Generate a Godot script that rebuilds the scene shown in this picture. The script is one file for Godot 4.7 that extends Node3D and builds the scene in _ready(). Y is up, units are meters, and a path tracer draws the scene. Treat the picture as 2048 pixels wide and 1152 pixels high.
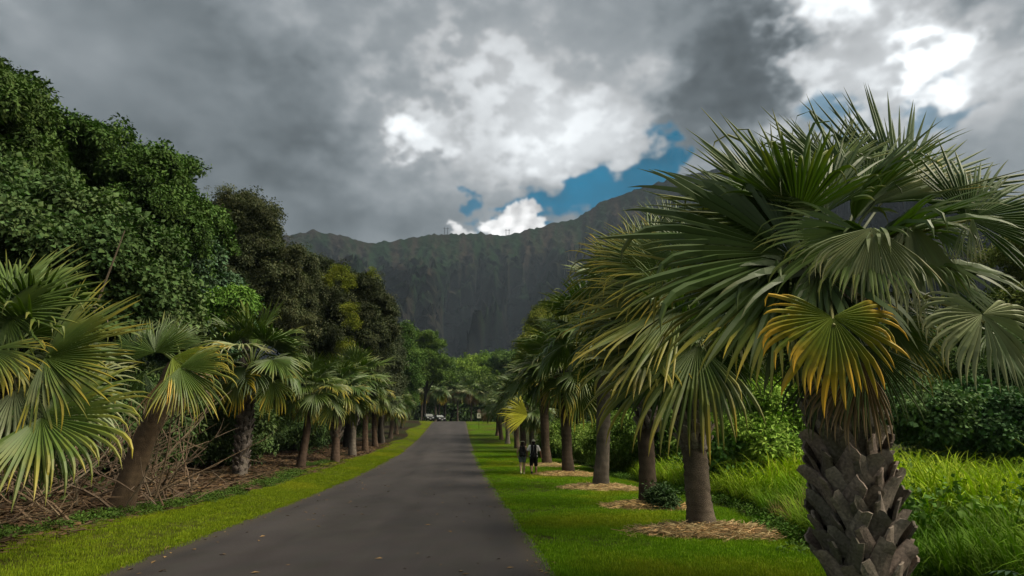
extends Node3D
# A park road that climbs between two rows of fan palms to a fluted mountain ridge under broken cloud.

const EXPOSURE := 2.7
const CAMERA_HEIGHT := 1.76

var rng := RandomNumberGenerator.new()
var taken := {}
var soft := FastNoiseLite.new()
var rough := FastNoiseLite.new()
var crag := FastNoiseLite.new()
var M := {}


# ---------------------------------------------------------------- mesh helpers
class MB:
	var v := PackedVector3Array()
	var c := PackedColorArray()
	var i := PackedInt32Array()

	func p(at: Vector3, col: Color) -> int:
		v.append(at)
		c.append(col)
		return v.size() - 1

	func t(a: int, b: int, d: int) -> void:
		i.append(a)
		i.append(b)
		i.append(d)

	func q(a: int, b: int, d: int, e: int) -> void:
		t(a, b, d)
		t(a, d, e)

	func mesh(m: Material, smooth := false) -> ArrayMesh:
		var a := []
		a.resize(Mesh.ARRAY_MAX)
		var nn := PackedVector3Array()
		if smooth:
			nn.resize(v.size())
			for k in range(0, i.size(), 3):
				var w := (v[i[k + 2]] - v[i[k]]).cross(v[i[k + 1]] - v[i[k]])
				nn[i[k]] += w
				nn[i[k + 1]] += w
				nn[i[k + 2]] += w
			for k in nn.size():
				nn[k] = nn[k].normalized() if nn[k].length_squared() > 1e-20 else Vector3.UP
			a[Mesh.ARRAY_NORMAL] = nn
		else:
			var fv := PackedVector3Array()
			var fc := PackedColorArray()
			var fi := PackedInt32Array()
			fv.resize(i.size())
			fc.resize(i.size())
			nn.resize(i.size())
			fi.resize(i.size())
			for k in range(0, i.size(), 3):
				var w := (v[i[k + 2]] - v[i[k]]).cross(v[i[k + 1]] - v[i[k]]).normalized()
				for j in 3:
					fv[k + j] = v[i[k + j]]
					fc[k + j] = c[i[k + j]]
					nn[k + j] = w
					fi[k + j] = k + j
			a[Mesh.ARRAY_VERTEX] = fv
			a[Mesh.ARRAY_COLOR] = fc
			a[Mesh.ARRAY_NORMAL] = nn
			a[Mesh.ARRAY_INDEX] = fi
		if smooth:
			a[Mesh.ARRAY_VERTEX] = v
			a[Mesh.ARRAY_COLOR] = c
			a[Mesh.ARRAY_INDEX] = i
		var out := ArrayMesh.new()
		out.add_surface_from_arrays(Mesh.PRIMITIVE_TRIANGLES, a)
		out.surface_set_material(0, m)
		return out

	func box(lo: Vector3, hi: Vector3, col: Color, turn := Basis.IDENTITY, at := Vector3.ZERO) -> void:
		var k := v.size()
		for z in [lo.z, hi.z]:
			for y in [lo.y, hi.y]:
				for x in [lo.x, hi.x]:
					p(turn * Vector3(x, y, z) + at, col)
		q(k + 4, k + 6, k + 7, k + 5)
		q(k + 1, k + 3, k + 2, k)
		q(k, k + 2, k + 6, k + 4)
		q(k + 5, k + 7, k + 3, k + 1)
		q(k + 2, k + 3, k + 7, k + 6)
		q(k, k + 4, k + 5, k + 1)

	# a round bar through points, each with a radius
	func tube(pts: Array, radii: Array, sides: int, col: Color, col_end := Color(-1, 0, 0)) -> void:
		var k := v.size()
		var n := pts.size()
		var side := Vector3.ZERO
		for j in n:
			var along: Vector3 = (pts[mini(j + 1, n - 1)] - pts[maxi(j - 1, 0)]).normalized()
			if side == Vector3.ZERO:
				side = along.cross(Vector3(0.31, 0.2, 0.93)).normalized()
			side = (side - along * side.dot(along)).normalized()
			var up := along.cross(side)
			var cc := col if col_end.r < 0 else col.lerp(col_end, float(j) / (n - 1))
			for s in sides:
				var a := TAU * s / sides
				p(pts[j] + (side * cos(a) + up * sin(a)) * radii[j], cc)
		for j in n - 1:
			for s in sides:
				var s2 := (s + 1) % sides
				q(k + j * sides + s, k + (j + 1) * sides + s, k + (j + 1) * sides + s2, k + j * sides + s2)
		var a0 := p(pts[0], col)
		var b0 := p(pts[n - 1], col if col_end.r < 0 else col_end)
		for s in sides:
			var s2 := (s + 1) % sides
			t(a0, k + s, k + s2)
			t(b0, k + (n - 1) * sides + s2, k + (n - 1) * sides + s)


func numbered(called: String) -> String:
	taken[called] = taken.get(called, 0) + 1
	return called if taken[called] == 1 else "%s_%03d" % [called, taken[called] - 1]


func tag(o: Node, label: String, category: String, group := "", kind := "") -> void:
	o.set_meta("label", label)
	if category:
		o.set_meta("category", category)
	if group:
		o.set_meta("group", group)
	if kind:
		o.set_meta("kind", kind)


func thing(called: String, at: Vector3, label: String, category: String, group := "") -> Node3D:
	var o := Node3D.new()
	o.name = numbered(called)
	add_child(o)
	o.position = at
	tag(o, label, category, group)
	return o


func part(called: String, mesh: Mesh, parent: Node, at := Transform3D.IDENTITY) -> MeshInstance3D:
	var o := MeshInstance3D.new()
	o.mesh = mesh
	o.name = numbered(called) if parent == self else called
	o.transform = at
	parent.add_child(o, true)
	return o


func many(called: String, mesh: Mesh, where: Array, tints: Array, parent: Node) -> MultiMeshInstance3D:
	var mm := MultiMesh.new()
	mm.transform_format = MultiMesh.TRANSFORM_3D
	mm.use_colors = true
	mm.mesh = mesh
	mm.instance_count = where.size()
	for k in where.size():
		mm.set_instance_transform(k, where[k])
		mm.set_instance_color(k, tints[k])
	var o := MultiMeshInstance3D.new()
	o.multimesh = mm
	o.name = numbered(called) if parent == self else called
	parent.add_child(o, true)
	o.set_meta("kind", "stuff")
	return o


func rf(a: float, b: float) -> float:
	return rng.randf_range(a, b)


func vary(c: Color, by: float) -> Color:
	var k := 1.0 + rf(-by, by)
	return Color(c.r * k * (1.0 + rf(-by, by) * 0.35), c.g * k, c.b * k * (1.0 + rf(-by, by) * 0.35))


func ball() -> Vector3:
	var y := rf(-1, 1)
	var a := rf(0, TAU)
	var r := sqrt(1 - y * y)
	return Vector3(r * cos(a), y, r * sin(a))


func facing(up: Vector3, spin: float, size := Vector3.ONE) -> Basis:
	var y := up.normalized()
	var x := y.cross(Vector3(0.13, 0.21, 0.97)).normalized()
	var b := Basis(x, y, x.cross(y))
	return (b * Basis(Vector3.UP, spin)).scaled_local(size)


# ---------------------------------------------------------------- materials
func grain(seed_: int, freq: float, low: float, high: float, octaves := 4, size := 512, cells := false) -> NoiseTexture2D:
	var n := FastNoiseLite.new()
	n.seed = seed_
	n.frequency = freq
	n.noise_type = FastNoiseLite.TYPE_CELLULAR if cells else FastNoiseLite.TYPE_SIMPLEX_SMOOTH
	n.fractal_octaves = octaves
	var t := NoiseTexture2D.new()
	t.noise = n
	t.width = size
	t.height = size
	t.seamless = true
	var g := Gradient.new()
	g.set_color(0, Color(low, low, low))
	g.set_color(1, Color(high, high, high))
	t.color_ramp = g
	return t


func mat(called: String, roughness: float, opts := {}) -> StandardMaterial3D:
	var m := StandardMaterial3D.new()
	m.resource_name = called
	m.roughness = roughness
	m.vertex_color_use_as_albedo = true
	m.cull_mode = BaseMaterial3D.CULL_DISABLED
	m.metallic_specular = opts.get("spec", 0.5)
	if opts.has("grain"):
		m.albedo_texture = opts.grain
		m.uv1_triplanar = true
		m.uv1_world_triplanar = opts.get("world", false)
		m.uv1_scale = Vector3.ONE * opts.get("scale", 1.0)
	if opts.has("bump"):
		m.heightmap_enabled = true
		m.heightmap_texture = opts.bump
		m.heightmap_scale = opts.get("depth", 1.0)
	if opts.has("back"):
		m.backlight_enabled = true
		m.backlight = opts.back
	if opts.has("metal"):
		m.metallic = opts.metal
	if opts.has("coat"):
		m.clearcoat_enabled = true
		m.clearcoat = opts.coat
		m.clearcoat_roughness = 0.05
	M[called] = m
	return m


func make_materials() -> void:
	var fine := grain(3, 0.05, 0.55, 1.0, 5)
	var mid := grain(5, 0.02, 0.5, 1.0, 5)
	var bumpy := grain(9, 0.06, 0.0, 1.0, 4)
	mat("frond", 0.5, {"back": Color(0.55, 0.62, 0.3), "spec": 0.42})
	mat("leaf", 0.7, {"back": Color(0.4, 0.5, 0.2), "spec": 0.22})
	mat("grass", 0.7, {"back": Color(0.6, 0.7, 0.2), "spec": 0.18})
	mat("lawn", 0.95, {"grain": grain(21, 0.03, 0.55, 1.0, 5), "world": true, "scale": 1.3, "bump": bumpy, "depth": 4.0, "spec": 0.15})
	mat("soil", 0.95, {"grain": mid, "world": true, "scale": 0.7, "bump": bumpy, "depth": 4.0, "spec": 0.2})
	mat("asphalt", 0.82, {"grain": grain(31, 0.09, 0.45, 1.0, 5), "world": true, "scale": 1.1, "bump": grain(33, 0.3, 0.0, 1.0, 2), "depth": 0.6, "spec": 0.4})
	mat("bark", 0.9, {"grain": fine, "scale": 1.6, "bump": bumpy, "depth": 2.0, "spec": 0.25})
	mat("boot", 0.8, {"grain": grain(41, 0.02, 0.55, 1.0, 5), "scale": 1.7, "bump": grain(43, 0.08, 0.0, 1.0, 4), "depth": 1.2, "spec": 0.3})
	mat("straw", 0.8, {"spec": 0.3, "back": Color(0.3, 0.25, 0.15)})
	mat("rock", 0.95, {"grain": grain(51, 0.02, 0.5, 1.0, 5, 1024), "world": true, "scale": 0.006, "bump": grain(53, 0.03, 0.0, 1.0, 4), "depth": 150.0, "spec": 0.15})
	mat("skin", 0.55)
	mat("cloth", 0.9, {"spec": 0.25})
	mat("paint", 0.25, {"coat": 0.8})
	mat("glass", 0.04, {"spec": 1.0, "metal": 0.45})
	mat("steel", 0.35, {"metal": 0.9})
	mat("plate", 0.5)


# ---------------------------------------------------------------- the lie of the land
const RISE_D := [0.0, 20.0, 30.0, 41.0, 62.0, 80.0, 100.0, 122.0, 135.0, 150.0]
const RISE_Y := [0.0, 0.0, 0.07, 0.27, 0.87, 1.76, 3.1, 4.76, 5.25, 5.35]


func rise(d: float) -> float:
	if d <= 0.0:
		return 0.0
	for k in 9:
		if d <= RISE_D[k + 1]:
			return lerpf(RISE_Y[k], RISE_Y[k + 1], (d - RISE_D[k]) / (RISE_D[k + 1] - RISE_D[k]))
	return 5.35 + (maxf(d - 400.0, 0.0)) * 0.03


# metres to the right of the middle of the road -> x
func road_x(d: float, across := 0.0) -> float:
	return across - 1.67 - 0.0787 * d


func ground_across(across: float, d: float) -> float:
	var y := rise(d)
	if across < -3.0:
		y += 0.07 * minf(-3.0 - across, 6.0)
	if across > 7.0:
		y -= 0.04 * minf(across - 7.0, 5.0)
	return y


func ground(x: float, d: float) -> float:
	return ground_across(x - road_x(d), d)


func on_ground(x: float, d: float) -> Vector3:
	return Vector3(x, ground(x, d), -d)


# ---------------------------------------------------------------- sky
func blob(az: float, el: float, a: float, e: float, ra: float, re: float) -> float:
	var x := (az - a) / ra
	var y := (el - e) / re
	var q := x * x + y * y
	return 0.0 if q > 7.0 else exp(-q)


func sky_light(az: float, el: float) -> Color:
	var a := deg_to_rad(az)
	var e := deg_to_rad(el)
	var d := Vector3(sin(a) * cos(e), sin(e) * 1.5, -cos(a) * cos(e))
	var w1 := rough.get_noise_3dv(d * 5.0)
	var w2 := rough.get_noise_3dv(d * 5.0 + Vector3(31, 7, 19))
	var f1 := rough.get_noise_3dv(d * 13.0 + Vector3(5, 50, 3))
	var f2 := rough.get_noise_3dv(d * 34.0 + Vector3(15, 20, 33))
	var az0 := az
	var el0 := el
	az += w1 * 5.0 + f1 * 2.4 + f2 * 1.1
	el += w2 * 3.0 - f1 * 1.8 + f2 * 0.9
	var out_of_view := smoothstep(42.0, 75.0, absf(az0)) + smoothstep(38.0, 60.0, el0)  # sky beyond the view is raised to fill shaded sides facing the camera
	var b := 0.245 + 0.055 * f1 + 0.018 * f2 + 0.09 * w2 + 0.09 * minf(out_of_view, 1.0)
	b += 0.07 * blob(az, el, -37, 27, 6, 5)
	b -= 0.10 * blob(az, el, -22, 23, 13, 9)
	b += 0.1 * blob(az, el, -15, 33, 8, 3)
	b += 0.10 * blob(az, el, -5, 31, 6, 6)
	b += 0.40 * blob(az, el, 0.5, 28.5, 8.0, 6.5)
	b += 0.42 * blob(az, el, 6, 25.5, 5.5, 3.4)
	b += 0.2 * blob(az, el, 11, 27, 3.0, 4)
	b += 0.5 * smoothstep(0.25, 0.95, blob(az, el, -8.0, 25.4, 3.2, 1.6))
	b += 0.16 * blob(az, el, -9, 25.4, 5, 2.6)
	b += 0.08 * blob(az, el, -6, 20, 10, 2.0)
	b += 0.34 * blob(az, el, 31, 25, 12, 5)
	b += 0.16 * blob(az, el, 32, 29, 8, 5)
	b += 0.12 * blob(az, el, 33, 32, 14, 6)
	# lit billows where the cloud is bright
	b += clampf((b - 0.3) * 0.9, 0.0, 0.2) * (smoothstep(-0.25, 0.3, f1 + 0.35 * f2) - 0.4)
	var dark := maxf(smoothstep(0.25, 0.75, blob(az, el, 19.3, 29.5, 7.3, 6.8)), smoothstep(0.3, 0.8, blob(az, el, 26.0, 31.4, 5.5, 2.6)))
	dark = maxf(dark, 0.8 * smoothstep(0.25, 0.8, blob(az, el, 16, 25.8, 4, 2.5)))
	b = lerpf(b, 0.095 + 0.05 * f1 + 0.02 * f2, 0.95 * dark)
	b -= 0.22 * blob(az, el, 40, 30, 4, 3)
	b -= 0.20 * blob(az, el, 35.5, 32.5, 2.5, 2.5)
	b += 1.1 * smoothstep(0.2, 1.0, blob(az, el, 29.5, 33.4, 5.0, 3.8))
	b += 0.9 * smoothstep(0.15, 0.95, blob(az, el, 34.6, 26.5, 2.4, 2.5))
	b = maxf(b, 0.07)
	var grey := clampf((b - 0.1) / 0.4, 0.0, 1.0)
	var cloud := Color(lerpf(0.84, 0.96, grey), 1.0, lerpf(1.11, 1.03, grey)) * b
	# holes in the cloud that show blue
	var hole := 0.0
	var along := clampf((az - 3.0) / 10.5, 0.0, 1.0)
	var mid_el := lerpf(18.8, 22.2, along)
	var off := absf(el - mid_el) / lerpf(1.85, 2.4, along)
	var ends := maxf(0.0, maxf(2.2 - az, az - 14.0)) / 1.4
	hole = maxf(hole, smoothstep(1.3, 0.65, sqrt(off * off + ends * ends)))
	hole = maxf(hole, 0.85 * smoothstep(0.3, 0.7, blob(az, el, -3.4, 18.6, 2.2, 1.1)))
	hole = maxf(hole, 0.75 * smoothstep(0.3, 0.85, blob(az, el, 27.2, 24.0, 4.2, 2.0)))
	hole = maxf(hole, 0.6 * smoothstep(0.3, 0.85, blob(az, el, 35.0, 23.0, 2.6, 1.3)))
	var out := cloud.lerp(Color(0.0, 0.142, 0.262) * (1.0 + 0.45 * w1 + 0.25 * f1), hole)
	# the bright cumulus that rises behind the ridge
	var puff := 9.0
	var az2 := az0 + f2 * 1.3 + f1 * 0.5
	var el2 := el0 + rough.get_noise_3dv(d * 26.0 + Vector3(1, 80, 9)) * 1.3
	for s in [Vector3(1.35, 19.6, 0.95), Vector3(0.2, 18.5, 1.35), Vector3(-1.6, 18.0, 1.0), Vector3(2.3, 18.4, 1.0), Vector3(-4.6, 17.2, 1.0), Vector3(0.6, 16.8, 2.2)]:
		puff = minf(puff, Vector2(az2 - s.x, el2 - s.y).length() - s.z)
	var white := smoothstep(0.18, -0.15, puff)
	out = out.lerp(Color(1, 1, 1) * (0.88 + 0.6 * f2 + 0.3 * w2), white)
	return out


# noise settings live with the sky because it is built first
func make_sky() -> PanoramaSkyMaterial:
	rough.seed = 11
	rough.frequency = 1.0
	rough.fractal_octaves = 5
	crag.seed = 23
	crag.frequency = 0.2
	crag.fractal_octaves = 5
	var w := 768
	var h := 384
	var data := PackedFloat32Array()
	data.resize(w * h * 3)
	for y in h:
		var el := 90.0 - 180.0 * (y + 0.5) / h
		for x in w:
			var s := sky_light(wrapf((x + 0.5) / w * 360.0, -180.0, 180.0), maxf(el, 0.0)) if el > -2.0 else Color(0.1, 0.11, 0.1)
			var k := (y * w + x) * 3
			data[k] = s.r / EXPOSURE
			data[k + 1] = s.g / EXPOSURE
			data[k + 2] = s.b / EXPOSURE
	var im := Image.create_from_data(w, h, false, Image.FORMAT_RGBF, data.to_byte_array())
	im.resize(w * 4, h * 4, Image.INTERPOLATE_BILINEAR)
	w *= 4
	h *= 4
	# the part with fine cloud edges, in full resolution: straight ahead is at the picture's edge
	var half := int(w * 45.0 / 360.0)
	var y0 := int(h * (90.0 - 39.0) / 180.0)
	var y1 := int(h * (90.0 - 8.0) / 180.0)
	for x0 in [0, w - half]:
		var fine := PackedFloat32Array()
		fine.resize(half * (y1 - y0) * 3)
		var k := 0
		for y in range(y0, y1):
			var el := 90.0 - 180.0 * (y + 0.5) / h
			for x in range(x0, x0 + half):
				var s := sky_light(wrapf((x + 0.5) / w * 360.0, -180.0, 180.0), el)
				fine[k] = s.r / EXPOSURE
				fine[k + 1] = s.g / EXPOSURE
				fine[k + 2] = s.b / EXPOSURE
				k += 3
		var piece := Image.create_from_data(half, y1 - y0, false, Image.FORMAT_RGBF, fine.to_byte_array())
		im.blit_rect(piece, Rect2i(0, 0, half, y1 - y0), Vector2i(x0, y0))
	var m := PanoramaSkyMaterial.new()
	m.panorama = ImageTexture.create_from_image(im)
	return m


# ---------------------------------------------------------------- ground, road, mountain
func rows() -> Array:
	var out := []
	var d := -40.0
	while d < 1500.0:
		out.append(d)
		d += 2.0 if d < 4.0 else 0.5 if d < 26.0 else 1.0 if d < 45.0 else 2.0 if d < 160.0 else 20.0 if d < 400.0 else 100.0
	return out


func make_ground() -> void:
	var rr := rows()
	var cols := [-500.0, -250.0, -120.0, -70.0, -45.0, -30.0, -22.0, -17.0, -13.0, -11.0, -9.0, -8.0, -7.0, -6.0, -5.0, -4.0, -3.0, 0.0, 3.0, 4.0, 5.0, 6.0, 7.0, 8.0, 9.0, 10.0, 12.0, 15.0, 19.0, 25.0, 35.0, 50.0, 80.0, 140.0, 260.0, 500.0]
	var g := MB.new()
	for d in rr:
		for w in cols:
			var n := soft.get_noise_2d(w * 9.0, d * 9.0)
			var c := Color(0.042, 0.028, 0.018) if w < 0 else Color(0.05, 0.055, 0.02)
			c = c.lerp(Color(0.04, 0.06, 0.015), clampf(0.35 + n, 0.0, 0.9))
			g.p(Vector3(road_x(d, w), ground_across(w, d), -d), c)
	var nc := cols.size()
	for r in rr.size() - 1:
		for k in nc - 1:
			g.q(r * nc + k, (r + 1) * nc + k, (r + 1) * nc + k + 1, r * nc + k + 1)
	var o := part("ground", g.mesh(M.soil, true), self)
	tag(o, "brown and green soil under the palms and the undergrowth", "", "", "structure")
	# the two mown strips beside the road
	for side in [-1.0, 1.0]:
		var l := MB.new()
		var steps := [0.0, 0.12, 0.3, 0.5, 0.7, 0.88, 1.0]
		var used := 0
		for d in rr:
			if d > 160.0:
				break
			used += 1
			var edge := 5.2 + 0.5 * sin(d * 0.21) + 0.35 * soft.get_noise_2d(d * 14.0, 3.0) if side < 0 else lerpf(6.4, 9.0, clampf((d - 8.0) / 11.0, 0.0, 1.0)) + 0.4 * soft.get_noise_2d(d * 14.0, 9.0)
			for s in steps:
				var w: float = side * lerpf(2.9, edge, s)
				var n := soft.get_noise_2d(w * 16.0, d * 8.0)
				var n2 := soft.get_noise_2d(w * 60.0 + 50.0, d * 30.0)
				var c := Color(0.095, 0.19, 0.008) if side > 0 else Color(0.13, 0.18, 0.007)
				c = c.lerp(Color(0.17, 0.18, 0.012), clampf(n * 1.2, 0.0, 0.6)).lerp(Color(0.055, 0.11, 0.006), clampf(n2 * 0.9, 0.0, 0.5))
				c = c.lerp(Color(0.10, 0.085, 0.035), clampf((-0.16 - soft.get_noise_2d(w * 22.0, d * 14.0)) * 5.0, 0.0, 0.6))
				if s == 1.0 or s == 0.0:
					c = c.lerp(Color(0.09, 0.07, 0.03), 0.55)
				l.p(Vector3(road_x(d, w), ground_across(w, d) + (0.002 if s == 1.0 else 0.012), -d), c)
		var ns := steps.size()
		for r in used - 1:
			for k in ns - 1:
				if side > 0:
					l.q(r * ns + k, (r + 1) * ns + k, (r + 1) * ns + k + 1, r * ns + k + 1)
				else:
					l.q(r * ns + k + 1, (r + 1) * ns + k + 1, (r + 1) * ns + k, r * ns + k)
		var lo := part("lawn", l.mesh(M.lawn, true), self)
		tag(lo, "mown green verge to the %s of the road" % ("left" if side < 0 else "right"), "", "", "structure")
	# the asphalt, a little crowned, with worn lengthwise streaks
	var a := MB.new()
	var across := [-3.06, -3.0]
	for k in 27:
		across.append(-2.8 + k * 5.6 / 26.0)
	across.append_array([3.0, 3.06])
	var used2 := 0
	for d in rr:
		if d > 160.0:
			break
		used2 += 1
		for w in across:
			var ragged: float = 0.05 * soft.get_noise_2d(d * 30.0, w * 40.0) if absf(w) > 2.9 else 0.0
			var streak := soft.get_noise_2d(w * 26.0, d * 1.4) * 0.42 + soft.get_noise_2d(w * 70.0, d * 3.0) * 0.2 + soft.get_noise_2d(w * 30.0 + 300.0, d * 26.0) * 0.16
			streak += 0.2 * soft.get_noise_2d(w * 130.0 + 77.0, d * 90.0) - 0.22 * smoothstep(0.05, 0.3, soft.get_noise_2d(w * 55.0 + 900.0, d * 12.0))
			var c := Color(0.060, 0.053, 0.051) * (1.0 + streak)
			if absf(w) > 2.65:
				c = c.lerp(Color(0.085, 0.07, 0.045), 0.55)
			var y := 0.004 if absf(w) > 3.03 else 0.02 + 0.03 * (1.0 - pow(absf(w) / 3.0, 2.0))
			a.p(Vector3(road_x(d, w + ragged), ground_across(w, d) + y, -d), c)
	var na := across.size()
	for r in used2 - 1:
		for k in na - 1:
			a.q(r * na + k, (r + 1) * na + k, (r + 1) * na + k + 1, r * na + k + 1)
	tag(part("road", a.mesh(M.asphalt, true), self), "grey asphalt road climbing straight to a crest", "", "", "structure")


# the crest of the ridge: degrees to the right, degrees up, as seen from the road
const RIDGE_AZ := [-70.0, -45.0, -30.0, -22.0, -19.0, -17.4, -15.1, -12.5, -9.9, -7.3, -5.1, -2.9, -0.6, 1.6, 3.9, 5.7, 7.9, 10.6, 13.7, 18.9, 25.0, 28.7, 32.0, 35.0, 36.2, 37.4, 38.9, 45.0, 60.0, 75.0]
const RIDGE_EL := [12.0, 13.0, 15.5, 16.0, 16.5, 16.95, 16.8, 16.25, 16.75, 17.25, 17.4, 17.5, 17.3, 17.8, 18.35, 18.6, 19.9, 20.7, 21.4, 22.0, 22.4, 22.0, 21.0, 18.9, 17.6, 16.6, 15.5, 14.0, 12.5, 10.0]


func ridge_point(az: float) -> Vector3:
	var k := 0
	while k < RIDGE_AZ.size() - 2 and az > RIDGE_AZ[k + 1]:
		k += 1
	var t: float = (az - RIDGE_AZ[k]) / (RIDGE_AZ[k + 1] - RIDGE_AZ[k])
	var el := lerpf(RIDGE_EL[k], RIDGE_EL[k + 1], t) + 0.2 * crag.get_noise_1d(az * 6.0) + 0.12 * crag.get_noise_1d(az * 24.0)
	var dist := 1500.0 + 90.0 * sin(az * 0.11) - 260.0 * smoothstep(5.0, 30.0, az)
	var a := deg_to_rad(az)
	return Vector3(sin(a) * dist, CAMERA_HEIGHT + dist * tan(deg_to_rad(el)), -cos(a) * dist)


func make_mountain() -> void:
	var g := MB.new()
	var nu := 640
	var nt := 190
	for u in nu + 1:
		var az := lerpf(-68.0, 72.0, float(u) / nu)
		var top := ridge_point(az)
		var out := Vector3(-top.x, 0, -top.z).normalized()
		var side := Vector3(-out.z, 0, out.x)
		for s in nt + 1:
			var t := float(s) / nt
			var run := 560.0 * (0.42 * t + 0.58 * pow(t, 2.6))
			var drop := 1.0 - pow(1.0 - t, 1.35)
			var base := 14.0 + 30.0 * (1.0 - t)
			var y := lerpf(top.y, base, drop)
			# spurs and gullies that run down the face and lean to the left as they fall
			var skew := az + 9.0 * t + 2.2 * crag.get_noise_2d(az * 1.3 + 300.0, t * 5.0)
			var big := 1.0 - absf(crag.get_noise_2d(skew * 0.62, t * 2.4)) * 4.5
			var small := 1.0 - absf(crag.get_noise_2d(skew * 2.6 + 80.0, t * 4.0)) * 4.0
			var tiny := 1.0 - absf(crag.get_noise_2d(skew * 8.0 + 180.0, t * 14.0)) * 3.5
			var grow := smoothstep(0.02, 0.4, t) * (1.0 - 0.2 * smoothstep(0.85, 1.0, t))
			var push := (230.0 * big + 75.0 * small) * grow + 8.0 * tiny * smoothstep(0.0, 0.15, t)
			# the great buttresses of the lower face
			for s4 in [Vector3(1.8, 5.4, 2.0), Vector3(-2.2, 4.2, 1.5), Vector3(6.0, 5.0, 1.9), Vector3(-8.5, 5.0, 2.2), Vector3(10.5, 4.5, 2.4), Vector3(-13.5, 4.0, 2.2)]:
				var off: float = absf(az - (s4.x - s4.y * (t - 0.35)) + 1.1 * crag.get_noise_2d(az * 3.0 + s4.x * 50.0, t * 11.0)) / s4.z
				push += 150.0 * maxf(0.0, 1.0 - off) * smoothstep(0.12, 0.5, t)
			push += 120.0 * smoothstep(2.0, 14.0, az + 4.0 * t) * grow
			var lump := crag.get_noise_2d(az * 22.0, t * 90.0)
			push += lump * 10.0 * smoothstep(0.0, 0.06, t)
			var pos := top + out * (run + push) + side * (26.0 * crag.get_noise_2d(az * 2.0 + 40.0, t * 9.0) * grow)
			pos.y = y + 9.0 * lump * (1.0 - t) * smoothstep(0.0, 0.05, t)
			var green := clampf(0.75 + 2.2 * crag.get_noise_2d(az * 2.2 + 9.0, t * 12.0) + 1.0 * lump, 0.0, 1.0)
			var c := Color(0.036, 0.030, 0.021).lerp(Color(0.011, 0.030, 0.009), green)
			g.p(pos, c)
	for u in nu:
		for s in nt:
			g.q(u * (nt + 1) + s, (u + 1) * (nt + 1) + s, (u + 1) * (nt + 1) + s + 1, u * (nt + 1) + s + 1)
	# the far slope behind the crest
	var k0 := g.v.size()
	for u in nu + 1:
		var top: Vector3 = g.v[u * (nt + 1)]
		var away := Vector3(top.x, 0, top.z).normalized()
		for s in 5:
			g.p(top + away * s * 130.0 - Vector3(0, s * 110.0, 0) + Vector3(0, -0.5 if s == 0 else 0.0, 0), Color(0.035, 0.055, 0.03))
	for u in nu:
		for s in 4:
			g.q(k0 + u * 5 + s, k0 + u * 5 + s + 1, k0 + (u + 1) * 5 + s + 1, k0 + (u + 1) * 5 + s)
	tag(part("mountain", g.mesh(M.rock, true), self), "dark fluted mountain wall closing the valley", "", "", "structure")
	var words := ["twin wooden pole frame on the ridge left of the white cloud", "twin wooden pole frame on the ridge in front of the white cloud"]
	var spots := [-5.9, -0.4]
	for j in 2:
		var at := ridge_point(spots[j])
		var f := thing("power_pole", at, words[j], "power pole", "pole frames on the ridge")
		for sx in [-3.6, 3.6]:
			var pm := MB.new()
			pm.tube([Vector3(sx, -4, 0), Vector3(sx, 15, 0)], [0.6, 0.5], 6, Color(0.05, 0.045, 0.04))
			part("pole", pm.mesh(M.bark), f)
		var bm := MB.new()
		bm.tube([Vector3(-6.5, 12, 0), Vector3(6.5, 12, 0)], [0.4, 0.4], 6, Color(0.05, 0.045, 0.04))
		part("crossbar", bm.mesh(M.bark), f)


# ---------------------------------------------------------------- fan palms
# kinds of frond: base colour, tip colour, where along the blade the tip colour starts
const F_DARK := 0  # deeper green; the shade of backlit fans is put into it too
const F_GREEN := 1
const F_YELLOWTIP := 2
const F_GOLD := 3
const F_PALE := 4
const F_DEAD := 5


func frond_tints(kind: int) -> Array:
	match kind:
		F_DARK:
			return [Color(0.053, 0.092, 0.020), Color(0.10, 0.12, 0.032), 0.62]
		F_GREEN:
			return [Color(0.068, 0.112, 0.020), Color(0.18, 0.18, 0.035), 0.6]
		F_YELLOWTIP:
			return [Color(0.066, 0.105, 0.018), Color(0.38, 0.30, 0.03), 0.42]
		F_GOLD:
			return [Color(0.11, 0.15, 0.014), Color(0.55, 0.33, 0.02), 0.38]
		F_PALE:
			return [Color(0.17, 0.205, 0.095), Color(0.32, 0.30, 0.14), 0.5]
	return [Color(0.16, 0.105, 0.05), Color(0.26, 0.19, 0.1), 0.3]


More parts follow.
